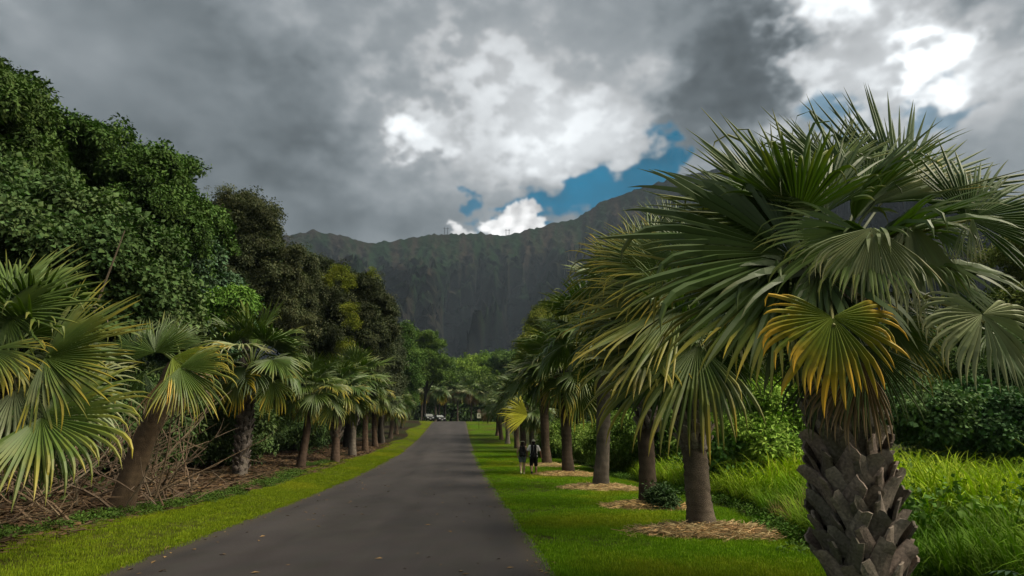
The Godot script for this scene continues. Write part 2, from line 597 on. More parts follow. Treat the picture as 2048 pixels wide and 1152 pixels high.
# one fan blade: a pleated plate that splits into drooping ribbons
func fan(g: MB, hub: Vector3, axis: Vector3, up: Vector3, radius: float, spread_deg: float, droop: float, kind: int, segments := 40, fold := 0.25, kink := 0.17) -> void:
	axis = axis.normalized()
	var side := axis.cross(up).normalized()
	up = side.cross(axis).normalized()
	var tints := frond_tints(kind)
	var base: Color = vary(tints[0], 0.12)
	var tip: Color = vary(tints[1], 0.15)
	var start: float = tints[2]
	var spread := deg_to_rad(spread_deg)
	var half := spread / segments
	var fuse := rf(0.48, 0.58)
	var arch := rf(0.12, 0.3)
	var gape := half * 1.0
	# wind has torn the plate into a few groups that hang apart
	var cuts := []
	for k in rng.randi_range(3, 7):
		cuts.append(rng.randi_range(2, segments - 2))
	var tilt := 0.0
	var hang := 1.0
	var swing := 0.0
	for k in segments:
		if k in cuts:
			tilt = rf(-0.28, 0.16)
			hang = rf(0.5, 2.0)
			swing = rf(-1.2, 1.2) * half
		var th := lerpf(-spread, spread, (k + 0.5) / segments) + swing + rf(-0.4, 0.4) * half
		var far := radius * (0.66 + 0.34 * cos(th * 0.62)) * (rf(0.84, 1.07) if rng.randf() < 0.85 else rf(0.65, 0.85))
		var f := fuse * rf(0.85, 1.12)
		var dirs := []
		for e in [-gape, 0.0, gape]:
			var a: float = th + e
			dirs.append((axis * cos(a) + side * sin(a) + up * (fold * (absf(sin(a)) - 0.25) + tilt * 0.45)).normalized())
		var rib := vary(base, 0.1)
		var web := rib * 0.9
		var kf := g.v.size()
		var prev := -1
		# the joined plate
		for s in 4:
			var r: float = far * f * [0.03, 0.35, 0.7, 1.0][s]
			var sag := -up * arch * radius * pow(r / radius, 2.0)
			var lift: float = r * half * 0.55
			var tt := clampf((r / far - start) / (1.0 - start), 0.0, 1.0)
			var cw := web.lerp(tip, tt * 0.6)
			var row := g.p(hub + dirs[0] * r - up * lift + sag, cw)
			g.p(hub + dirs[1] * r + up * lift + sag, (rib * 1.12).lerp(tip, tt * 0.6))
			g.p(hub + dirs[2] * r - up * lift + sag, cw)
			if prev >= 0:
				g.q(prev, row, row + 1, prev + 1)
				g.q(prev + 1, row + 1, row + 2, prev + 2)
			prev = row
		# the free ribbon
		var r0: float = far * f
		var at: Vector3 = hub + dirs[1] * r0 - up * arch * radius * pow(r0 / radius, 2.0)
		var d: Vector3 = (dirs[1] - up * 2.0 * arch * r0 / radius).normalized()
		var width := r0 * gape
		var my_droop := (droop * hang + 0.015) * rf(0.4, 1.6)
		var breaks := 9
		if rng.randf() < kink:
			breaks = rng.randi_range(0, 3)
		var step := (far - r0) / 5.0
		var mytip := rib.lerp(vary(tip, 0.2), rf(0.25, 1.0) if kind != F_GOLD else rf(0.6, 1.0))
		var mystart := start + rf(-0.12, 0.3)
		d = (d + up * (tilt + rf(-0.2, 0.14)) + side * rf(-0.05, 0.05)).normalized()
		for s in 5:
			var t := (s + 1) / 5.0
			if s == breaks:
				my_droop += 1.2
			d = d.lerp(Vector3.DOWN, clampf(my_droop * (0.04 + 0.55 * t * t), 0.0, 0.8)).normalized()
			at += d * step
			var sd := d.cross(up).normalized()
			if sd.length() < 0.5:
				sd = side
			var nn := sd.cross(d).normalized()
			var w := width * (1.0 - pow(t, 2.1)) + 0.001
			var tt := smoothstep(mystart, 1.0, f + (1.0 - f) * t)
			var cc := rib.lerp(mytip, tt)
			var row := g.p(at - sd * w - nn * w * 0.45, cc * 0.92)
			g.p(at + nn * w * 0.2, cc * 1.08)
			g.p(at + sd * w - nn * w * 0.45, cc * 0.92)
			g.q(prev, row, row + 1, prev + 1)
			g.q(prev + 1, row + 1, row + 2, prev + 2)
			prev = row


func petiole(g: MB, from: Vector3, hub: Vector3, kind: int, thick := 0.022) -> void:
	var c := Color(0.09, 0.125, 0.035)
	if kind == F_DEAD:
		c = Color(0.17, 0.11, 0.05)
	elif kind == F_GOLD or kind == F_PALE:
		c = Color(0.16, 0.16, 0.05)
	var lift := Vector3.UP * from.distance_to(hub) * 0.1
	g.tube([from, from.lerp(hub, 0.35) + lift, from.lerp(hub, 0.7) + lift, hub], [thick * 1.8, thick * 1.15, thick * 0.9, thick * 0.75], 5, c)


# one leaf given by the place of its hub and of its middle tip, in the palm's own axes
func leaf_at(root: Node3D, heart: Vector3, hub: Vector3, tip: Vector3, face: Vector3, spread: float, droop: float, kind: int, fold := 0.25, kink := 0.17) -> void:
	var g := MB.new()
	var axis := tip - hub
	fan(g, hub, axis, face, axis.length() * 1.06, spread, droop, kind, (36 if kind in [F_GOLD, F_PALE] else 46) if spread > 60 else 26, fold, kink)
	var o := part("frond", g.mesh(M.frond), root)
	var s := MB.new()
	petiole(s, heart + (hub - heart) * 0.06 + Vector3(0, -0.1, 0), hub + axis.normalized() * 0.1, kind)
	part("leaf_stalk", s.mesh(M.frond), o)


# shared fronds for the palms farther off: [age step][variant]
var frond_store := {}


func stored_frond(step: int, steps: int, variant: int, droopy: float) -> Mesh:
	var key := "%d/%d/%d" % [step, steps, variant]
	if frond_store.has(key):
		return frond_store[key]
	var f := float(step) / (steps - 1)
	var elev := deg_to_rad(lerpf(80.0, -48.0, pow(f, 0.85)) + rf(-7, 7))
	var len := rf(0.85, 1.15)
	var hub := Vector3(0, sin(elev), cos(elev)) * len
	var bend := elev - deg_to_rad(lerpf(5.0, 42.0, f))
	var axis := Vector3(rf(-0.15, 0.15), sin(bend), cos(bend)).normalized()
	var face := Vector3(rf(-0.5, 0.5), cos(bend), -sin(bend)).normalized()
	var kind := F_GREEN
	var roll := rng.randf()
	if f < 0.35:
		kind = F_GREEN if roll < 0.6 else F_DARK
	elif f < 0.75:
		kind = F_DARK if roll < 0.45 else F_GREEN if roll < 0.75 else F_PALE if roll < 0.87 else F_YELLOWTIP
	else:
		kind = F_YELLOWTIP if roll < 0.45 else F_GOLD if roll < 0.6 else F_DARK if roll < 0.8 else F_DEAD
	var g := MB.new()
	fan(g, hub, axis, face, rf(1.25, 1.5), lerpf(70.0, 115.0, minf(f * 2.0, 1.0)), droopy * lerpf(0.15, 0.8, f), kind, 34)
	petiole(g, Vector3(0, -0.12, 0), hub + axis * 0.1, kind)
	frond_store[key] = g.mesh(M.frond)
	return frond_store[key]


func crown_fronds(root: Node3D, heart: Vector3, steps: int, size: float, variant: int, droopy := 1.0, turn := 0.0, until := 1.0) -> void:
	for k in int(steps * until):
		var az := turn + k * 2.39996 + rf(-0.25, 0.25)
		var b := Basis(Vector3.UP, az).scaled(Vector3.ONE * size * rf(0.93, 1.07))
		part("frond", stored_frond(k, steps, variant, droopy), root, Transform3D(b, heart))


# trunk: [radius at the foot, radius at mid height, radius under the crown]
func trunk(root: Node3D, top: Vector3, r0: float, r1: float, r2: float, col: Color, rings := 0.03, bend := Vector3.ZERO) -> void:
	var g := MB.new()
	var n := 46
	var sides := 20
	for j in n + 1:
		var t := float(j) / n
		var mid := top * t + bend * sin(t * PI) + Vector3(0, -0.15 * (1.0 - t), 0)
		var r := lerpf(r0, r1, smoothstep(0.0, 0.25, t)) if t < 0.5 else lerpf(r1, r2, smoothstep(0.5, 1.0, t))
		r *= 1.0 + (rings if j % 2 == 0 else -rings) * rf(0.5, 1.2)
		for s in sides:
			var a := TAU * s / sides
			var n3 := soft.get_noise_3d(cos(a) * 40.0 + root.position.x * 50.0, t * top.y * 60.0, sin(a) * 40.0)
			var rr := r * (1.0 + 0.13 * n3) + rf(-0.008, 0.008)
			g.p(mid + Vector3(cos(a) * rr, 0, sin(a) * rr), col * (1.0 + 0.7 * n3) * rf(0.8, 1.2) * (0.88 if j % 2 == 0 else 1.08))
	for j in n:
		for s in sides:
			var s2 := (s + 1) % sides
			g.q(j * sides + s, (j + 1) * sides + s, (j + 1) * sides + s2, j * sides + s2)
	part("trunk", g.mesh(M.bark, true), root)


# the stub of an old leaf: a bent tapered plate with a torn end
func stub_mesh(w: float, l: float, col: Color) -> Mesh:
	var g := MB.new()
	var torn := [rf(0.86, 1.04), rf(0.92, 1.06), rf(0.9, 1.06), rf(0.86, 1.04)]
	var tone := col * rf(0.65, 1.25)
	for s in 4:
		var t := s / 3.0
		for k in 4:
			var u := k / 3.0 * 2.0 - 1.0
			var half := w * 0.5 * lerpf(1.15, 0.78, t)
			var y: float = l * t * (torn[k] if s == 3 else 1.0)
			var out := 0.02 + 0.16 * l * t * t + 0.05 * l * t - 0.13 * w * u * u + (rf(-0.006, 0.012) if s == 3 else 0.0)
			var c := tone * rf(0.88, 1.1) * (1.4 if s == 3 else 1.0 if s > 0 else 0.85)
			g.p(Vector3(u * half, y, out), c)
	for s in 4:
		var t := s / 3.0
		for k in 4:
			var a: Vector3 = g.v[s * 4 + k]
			g.p(a - Vector3(0, 0.0, 0.03 + 0.015 * (1.0 - t)), tone * rf(0.7, 0.9))
	for s in 3:
		for k in 3:
			var a := s * 4 + k
			g.q(a, a + 1, a + 5, a + 4)
			g.q(a + 16, a + 20, a + 21, a + 17)
	for s in 3:
		var a := s * 4
		g.q(a, a + 4, a + 20, a + 16)
		g.q(a + 3, a + 19, a + 23, a + 7)
	for k in 3:
		g.q(12 + k, 13 + k, 29 + k, 28 + k)
	return g.mesh(M.boot)


func stubs(root: Node3D, top: Vector3, from_t: float, to_t: float, radius: Callable, around: int, gap: float, w: float, l: float, col: Color, apart: bool, lean := 0.5, bend := Vector3.ZERO) -> void:
	var store := []
	for k in 10:
		store.append(stub_mesh(w * rf(0.85, 1.15), l * rf(0.8, 1.2), vary(col.lerp(Color(0.20, 0.15, 0.10), rf(0.0, 0.35)), 0.2)))
	var places := []
	var tints := []
	var n := int((to_t - from_t) * top.length() / gap)
	for j in n:
		var t := lerpf(from_t, to_t, (j + 0.5) / n)
		for s in around:
			var a := TAU * (s + 0.5 * (j % 2)) / around + rf(-0.1, 0.1)
			var r: float = (radius as Callable).call(t)
			var swing := lean * (1.0 if j % 2 == 0 else -1.0) * rf(0.55, 1.3)
			var b := Basis(Vector3.UP, a) * Basis(Vector3.RIGHT, rf(0.02, 0.17)) * Basis(Vector3.BACK, swing)
			var at := top * (t + rf(-0.01, 0.01)) + bend * sin(t * PI) + Basis(Vector3.UP, a) * Vector3(0, 0, r + rf(-0.015, 0.02))
			if apart:
				part("leaf_stub", store[rng.randi() % 10], root, Transform3D(b, at))
			else:
				places.append(Transform3D(b.scaled_local(Vector3.ONE * rf(0.8, 1.2)), at))
				tints.append(Color(1, 1, 1) * rf(0.7, 1.25))
	if not apart:
		many("leaf_stubs", store[0], places, tints, root)


func palm_root(x: float, d: float, label: String, group: String) -> Node3D:
	return thing("fan_palm", on_ground(x, d), label, "palm tree", group)


func near_palms() -> void:
	# the thick palm beside the camera, its trunk wrapped in old leaf stubs
	var r := palm_root(4.16, 8.4, "huge near palm on the right with trunk wrapped in grey leaf stubs", "palms to the right of the road")
	var h := Vector3(-0.1, 3.6, 0)
	trunk(r, Vector3(-0.1, 3.5, 0), 0.37, 0.35, 0.27, Color(0.07, 0.055, 0.045))
	stubs(r, Vector3(-0.1, 3.5, 0), 0.0, 0.98, func(t): return lerpf(0.375, 0.31, t), 11, 0.165, 0.20, 0.42, Color(0.40, 0.335, 0.275), true, 0.55)
	leaf_at(r, h, Vector3(-0.83, 3.91, 0.70), Vector3(-2.75, 4.61, 1.20), Vector3(-0.30, 0.45, 0.85), 112, 0.12, F_DARK)
	leaf_at(r, h, Vector3(-0.27, 5.01, -0.80), Vector3(-0.64, 6.46, -1.10), Vector3(-0.20, 0.30, 0.90), 80, 0, F_DARK)
	leaf_at(r, h, Vector3(-0.99, 3.49, 0.70), Vector3(-2.69, 3.51, 1.10), Vector3(-0.30, 0.50, 0.82), 85, 0.25, F_YELLOWTIP)
	leaf_at(r, h, Vector3(-0.53, 4.46, 0.40), Vector3(-1.95, 5.43, 0.50), Vector3(-0.35, 0.40, 0.85), 80, 0.03, F_GREEN)
	leaf_at(r, h, Vector3(-0.76, 4.38, -0.20), Vector3(-2.38, 4.62, -0.10), Vector3(-0.30, 0.40, 0.85), 80, 0.1, F_DARK)
	leaf_at(r, h, Vector3(0.78, 4.98, -0.50), Vector3(1.35, 6.86, -0.90), Vector3(0.00, 0.20, 1.00), 72, 0, F_DARK)
	leaf_at(r, h, Vector3(0.54, 4.76, 0.10), Vector3(2.00, 5.52, 0.30), Vector3(-0.30, 0.50, 0.80), 30, 0.02, F_YELLOWTIP)
	leaf_at(r, h, Vector3(-0.21, 4.01, 1.20), Vector3(-1.27, 3.72, 1.60), Vector3(-0.20, 0.50, 0.85), 85, 0.3, F_GREEN)
	leaf_at(r, h, Vector3(-0.31, 3.97, 1.60), Vector3(-0.52, 3.10, 1.70), Vector3(0.00, 0.25, 1.00), 62, 0.4, F_PALE)
	leaf_at(r, h, Vector3(0.38, 4.22, 1.10), Vector3(0.52, 3.02, 1.30), Vector3(0.40, 0.30, 0.85), 52, 0.35, F_PALE)
	leaf_at(r, h, Vector3(1.58, 4.46, 0.40), Vector3(2.57, 5.11, 0.60), Vector3(0.20, 0.40, 0.90), 95, 0.1, F_DARK)
	leaf_at(r, h, Vector3(-0.94, 2.96, 1.80), Vector3(-1.05, 2.12, 2.10), Vector3(0.00, 0.50, 0.87), 125, 0.55, F_GOLD, 0.2, 0.3)
	leaf_at(r, h, Vector3(0.57, 2.99, 1.80), Vector3(0.39, 2.26, 2.10), Vector3(0.20, 0.70, 0.70), 140, 0.7, F_PALE, 0.2, 0.25)
	leaf_at(r, h, Vector3(-0.42, 3.68, 0.40), Vector3(-1.42, 2.84, 0.60), Vector3(-0.40, 0.30, 0.85), 85, 0.35, F_DARK)
	leaf_at(r, h, Vector3(-0.25, 2.86, 0.50), Vector3(-0.84, 1.98, 0.70), Vector3(-0.20, 0.10, 1.00), 62, 0.6, F_DARK)
	leaf_at(r, h, Vector3(-0.06, 2.83, 0.70), Vector3(0.11, 1.92, 0.90), Vector3(0.10, 0.10, 1.00), 62, 0.6, F_DARK)
	leaf_at(r, h, Vector3(0.52, 3.21, 0.20), Vector3(1.06, 2.45, 0.40), Vector3(0.30, 0.20, 0.90), 70, 0.5, F_YELLOWTIP)
	leaf_at(r, h, Vector3(0.13, 4.12, -0.30), Vector3(-0.42, 3.30, -0.30), Vector3(-0.20, 0.30, 0.90), 70, 0.4, F_PALE)
	leaf_at(r, h, Vector3(1.51, 5.24, -0.80), Vector3(2.73, 6.85, -1.20), Vector3(0.10, 0.30, 1.00), 75, 0, F_DARK)
	leaf_at(r, h, Vector3(0.48, 5.59, -0.70), Vector3(0.54, 6.63, -1.10), Vector3(0.00, 0.20, 1.00), 70, 0, F_GREEN)
	leaf_at(r, h, Vector3(1.53, 4.04, -0.50), Vector3(2.68, 3.92, -0.60), Vector3(0.30, 0.60, 0.70), 90, 0.3, F_DARK)
	leaf_at(r, h, Vector3(0.21, 3.55, -0.90), Vector3(-0.51, 2.58, -1.10), Vector3(-0.20, 0.30, 0.90), 80, 0.5, F_DARK)
	leaf_at(r, h, Vector3(1.28, 3.55, -0.90), Vector3(1.89, 2.59, -1.20), Vector3(0.20, 0.30, 0.90), 80, 0.5, F_DARK)
	leaf_at(r, h, Vector3(1.38, 4.45, 0.00), Vector3(1.98, 4.12, 0.20), Vector3(0.20, 0.60, 0.75), 70, 0.25, F_GREEN)
	leaf_at(r, h, Vector3(1.12, 4.31, 1.10), Vector3(0.99, 3.72, 1.20), Vector3(0.00, 0.20, 1.00), 20, 0.6, F_PALE)
	leaf_at(r, h, Vector3(1.78, 3.09, 0.20), Vector3(2.26, 2.45, 0.40), Vector3(0.40, 0.50, 0.80), 90, 0.5, F_DARK)
	leaf_at(r, h, Vector3(-0.19, 2.64, 0.80), Vector3(-0.51, 1.76, 0.90), Vector3(0.00, 0.10, 1.00), 50, 0.7, F_DEAD)
	leaf_at(r, h, Vector3(-0.21, 4.59, 0.40), Vector3(-0.81, 5.04, 0.60), Vector3(-0.40, 0.60, 0.70), 55, 0.05, F_GREEN)
	crown_fronds(r, h, 24, 1.05, 5, 0.7, 2.2, 0.55)
	# the next one, with a ringed trunk
	r = palm_root(3.7, 13.68, "palm with ringed brown trunk in the nearest straw ring", "palms to the right of the road")
	h = Vector3(-0.12, 3.15, 0)
	trunk(r, Vector3(-0.12, 3.0, 0), 0.33, 0.25, 0.25, Color(0.24, 0.195, 0.145), 0.03)
	stubs(r, Vector3(-0.12, 3.0, 0), 0.5, 0.98, func(t): return 0.25, 9, 0.16, 0.14, 0.36, Color(0.34, 0.30, 0.25), true, 0.4)
	leaf_at(r, h, Vector3(-0.42, 4.29, 1.08), Vector3(-2.81, 3.92, 1.48), Vector3(-0.20, 0.65, 0.75), 62, 0.22, F_YELLOWTIP)
	leaf_at(r, h, Vector3(-0.23, 3.48, 1.28), Vector3(-2.44, 2.71, 1.68), Vector3(-0.20, 0.60, 0.75), 95, 0.4, F_YELLOWTIP)
	leaf_at(r, h, Vector3(-0.22, 5.03, 0.68), Vector3(-2.05, 5.24, 0.88), Vector3(-0.20, 0.50, 0.85), 62, 0.2, F_YELLOWTIP)
	leaf_at(r, h, Vector3(-0.51, 4.43, 0.88), Vector3(-0.48, 3.24, 0.98), Vector3(0.00, 0.20, 1.00), 32, 0.5, F_PALE)
	leaf_at(r, h, Vector3(0.33, 3.64, 0.18), Vector3(0.80, 2.23, 0.28), Vector3(0.10, 0.20, 1.00), 80, 0.5, F_DARK)
	leaf_at(r, h, Vector3(0.28, 5.56, -0.32), Vector3(-0.26, 7.02, -0.52), Vector3(-0.10, 0.30, 1.00), 95, 0.02, F_DARK)
	leaf_at(r, h, Vector3(0.55, 5.62, -0.52), Vector3(1.06, 7.21, -0.72), Vector3(0.10, 0.30, 1.00), 90, 0.02, F_DARK)
	leaf_at(r, h, Vector3(-0.22, 5.19, -0.62), Vector3(-1.57, 5.24, -0.82), Vector3(-0.30, 0.50, 0.80), 85, 0.2, F_DARK)
	leaf_at(r, h, Vector3(0.81, 4.74, -0.12), Vector3(1.92, 5.02, 0.08), Vector3(0.30, 0.50, 0.80), 85, 0.2, F_GREEN)
	leaf_at(r, h, Vector3(-0.21, 3.63, -0.52), Vector3(-1.24, 2.37, -0.72), Vector3(-0.30, 0.30, 0.90), 80, 0.5, F_DARK)
	leaf_at(r, h, Vector3(-0.56, 4.66, 0.28), Vector3(-2.00, 4.45, 0.28), Vector3(-0.30, 0.50, 0.80), 75, 0.35, F_YELLOWTIP)
	leaf_at(r, h, Vector3(-1.26, 5.49, -0.92), Vector3(-2.73, 5.26, -0.92), Vector3(-0.30, 0.40, 0.87), 75, 0.3, F_YELLOWTIP)
	leaf_at(r, h, Vector3(-0.66, 5.62, -0.52), Vector3(-1.57, 6.83, -0.82), Vector3(-0.20, 0.30, 0.93), 80, 0.05, F_GREEN)
	leaf_at(r, h, Vector3(-1.03, 5.56, -0.32), Vector3(-1.97, 5.96, -0.52), Vector3(-0.30, 0.40, 0.88), 70, 0.15, F_YELLOWTIP)
	leaf_at(r, h, Vector3(-0.69, 5.24, 0.08), Vector3(-2.20, 4.96, -0.12), Vector3(-0.30, 0.40, 0.85), 75, 0.3, F_GREEN)
	leaf_at(r, h, Vector3(0.73, 4.10, 0.48), Vector3(1.64, 3.47, 0.68), Vector3(0.30, 0.50, 0.80), 80, 0.4, F_PALE)
	leaf_at(r, h, Vector3(-0.63, 4.00, 0.48), Vector3(-2.46, 3.57, 0.68), Vector3(-0.30, 0.50, 0.80), 70, 0.35, F_YELLOWTIP)
	leaf_at(r, h, Vector3(-0.09, 6.20, -0.92), Vector3(-1.17, 6.78, -1.22), Vector3(-0.30, 0.40, 0.90), 80, 0.05, F_DARK)
	leaf_at(r, h, Vector3(0.73, 3.41, -0.52), Vector3(1.80, 2.58, -0.72), Vector3(0.30, 0.30, 0.90), 80, 0.5, F_DARK)
	crown_fronds(r, h, 24, 1.15, 6, 0.8, 0.4, 0.5)
	# left of the road, cut by the edge of view
	r = palm_root(-8.43, 10.9, "bright green palm nearest the camera on the left verge", "palms to the left of the road")
	h = Vector3(0.1, 2.7, 0)
	trunk(r, Vector3(0.1, 2.6, 0), 0.3, 0.24, 0.24, Color(0.14, 0.11, 0.08))
	leaf_at(r, h, Vector3(0.52, 3.47, 0.60), Vector3(1.84, 3.93, 1.00), Vector3(0.10, 0.30, 0.95), 95, 0.08, F_GREEN)
	leaf_at(r, h, Vector3(1.35, 2.77, 0.80), Vector3(2.77, 2.91, 1.20), Vector3(0.10, 0.35, 0.93), 88, 0.1, F_YELLOWTIP)
	leaf_at(r, h, Vector3(1.64, 1.87, 1.10), Vector3(3.06, 1.49, 1.40), Vector3(0.20, 0.60, 0.80), 112, 0.4, F_YELLOWTIP)
	leaf_at(r, h, Vector3(0.97, 2.28, 0.80), Vector3(1.80, 1.62, 1.10), Vector3(0.10, 0.60, 0.80), 80, 0.55, F_PALE)
	leaf_at(r, h, Vector3(1.42, 2.23, 0.50), Vector3(2.55, 1.95, 0.80), Vector3(0.20, 0.50, 0.85), 75, 0.35, F_PALE)
	leaf_at(r, h, Vector3(-0.08, 3.68, -0.10), Vector3(-0.01, 4.54, -0.40), Vector3(0.10, 0.30, 0.95), 85, 0, F_GREEN)
	leaf_at(r, h, Vector3(0.76, 1.86, 0.30), Vector3(0.75, 0.96, 0.30), Vector3(0.00, 0.20, 1.00), 80, 0.5, F_DARK)
	leaf_at(r, h, Vector3(0.95, 1.79, 0.00), Vector3(1.48, 0.94, 0.00), Vector3(0.10, 0.20, 1.00), 75, 0.5, F_DARK)
	leaf_at(r, h, Vector3(-0.14, 3.40, 0.50), Vector3(-0.80, 4.01, 0.70), Vector3(-0.20, 0.40, 0.90), 90, 0.1, F_GREEN)
	leaf_at(r, h, Vector3(-0.04, 2.44, 0.70), Vector3(-0.89, 2.28, 0.90), Vector3(-0.20, 0.50, 0.85), 90, 0.3, F_GREEN)
	leaf_at(r, h, Vector3(0.88, 2.82, 1.30), Vector3(1.55, 2.35, 1.80), Vector3(0.00, 0.80, 0.60), 80, 0.3, F_YELLOWTIP)
	leaf_at(r, h, Vector3(-0.04, 3.44, -0.70), Vector3(0.75, 3.95, -1.00), Vector3(0.20, 0.40, 0.90), 85, 0.1, F_DARK)
	leaf_at(r, h, Vector3(0.62, 1.70, 0.70), Vector3(0.63, 0.85, 0.90), Vector3(0.00, 0.30, 0.95), 80, 0.5, F_YELLOWTIP)
	crown_fronds(r, h, 22, 0.95, 7, 0.8, 3.0, 0.6)
	r = palm_root(-8.66, 15.42, "leaning palm with smooth brown trunk and golden drooping leaf", "palms to the left of the road")
	h = Vector3(0.98, 3.35, -0.1)
	trunk(r, Vector3(0.95, 3.3, -0.1), 0.3, 0.24, 0.26, Color(0.17, 0.12, 0.075), 0.015, Vector3(-0.12, 0, 0))
	leaf_at(r, h, Vector3(0.50, 3.51, 0.22), Vector3(0.36, 4.46, 0.12), Vector3(-0.10, 0.30, 0.95), 105, 0, F_GREEN)
	leaf_at(r, h, Vector3(1.40, 3.11, 0.82), Vector3(2.58, 2.50, 1.02), Vector3(0.30, 0.40, 0.85), 88, 0.6, F_YELLOWTIP)
	leaf_at(r, h, Vector3(1.11, 3.35, 0.62), Vector3(2.30, 2.89, 0.82), Vector3(0.20, 0.50, 0.80), 62, 0.5, F_GOLD)
	leaf_at(r, h, Vector3(0.32, 3.05, 0.22), Vector3(0.16, 2.27, 0.32), Vector3(-0.20, 0.20, 0.95), 60, 0.6, F_DARK)
	leaf_at(r, h, Vector3(0.84, 2.87, 0.42), Vector3(1.21, 2.04, 0.52), Vector3(0.10, 0.20, 0.97), 55, 0.7, F_DEAD)
	leaf_at(r, h, Vector3(-0.14, 3.62, -0.18), Vector3(-0.74, 4.23, -0.28), Vector3(-0.30, 0.40, 0.85), 75, 0.1, F_DARK)
	leaf_at(r, h, Vector3(0.62, 3.75, -0.28), Vector3(1.05, 4.39, -0.48), Vector3(0.20, 0.40, 0.90), 75, 0.1, F_DARK)
	leaf_at(r, h, Vector3(0.86, 3.03, -0.08), Vector3(1.46, 2.35, -0.18), Vector3(0.20, 0.20, 0.95), 60, 0.6, F_DEAD)


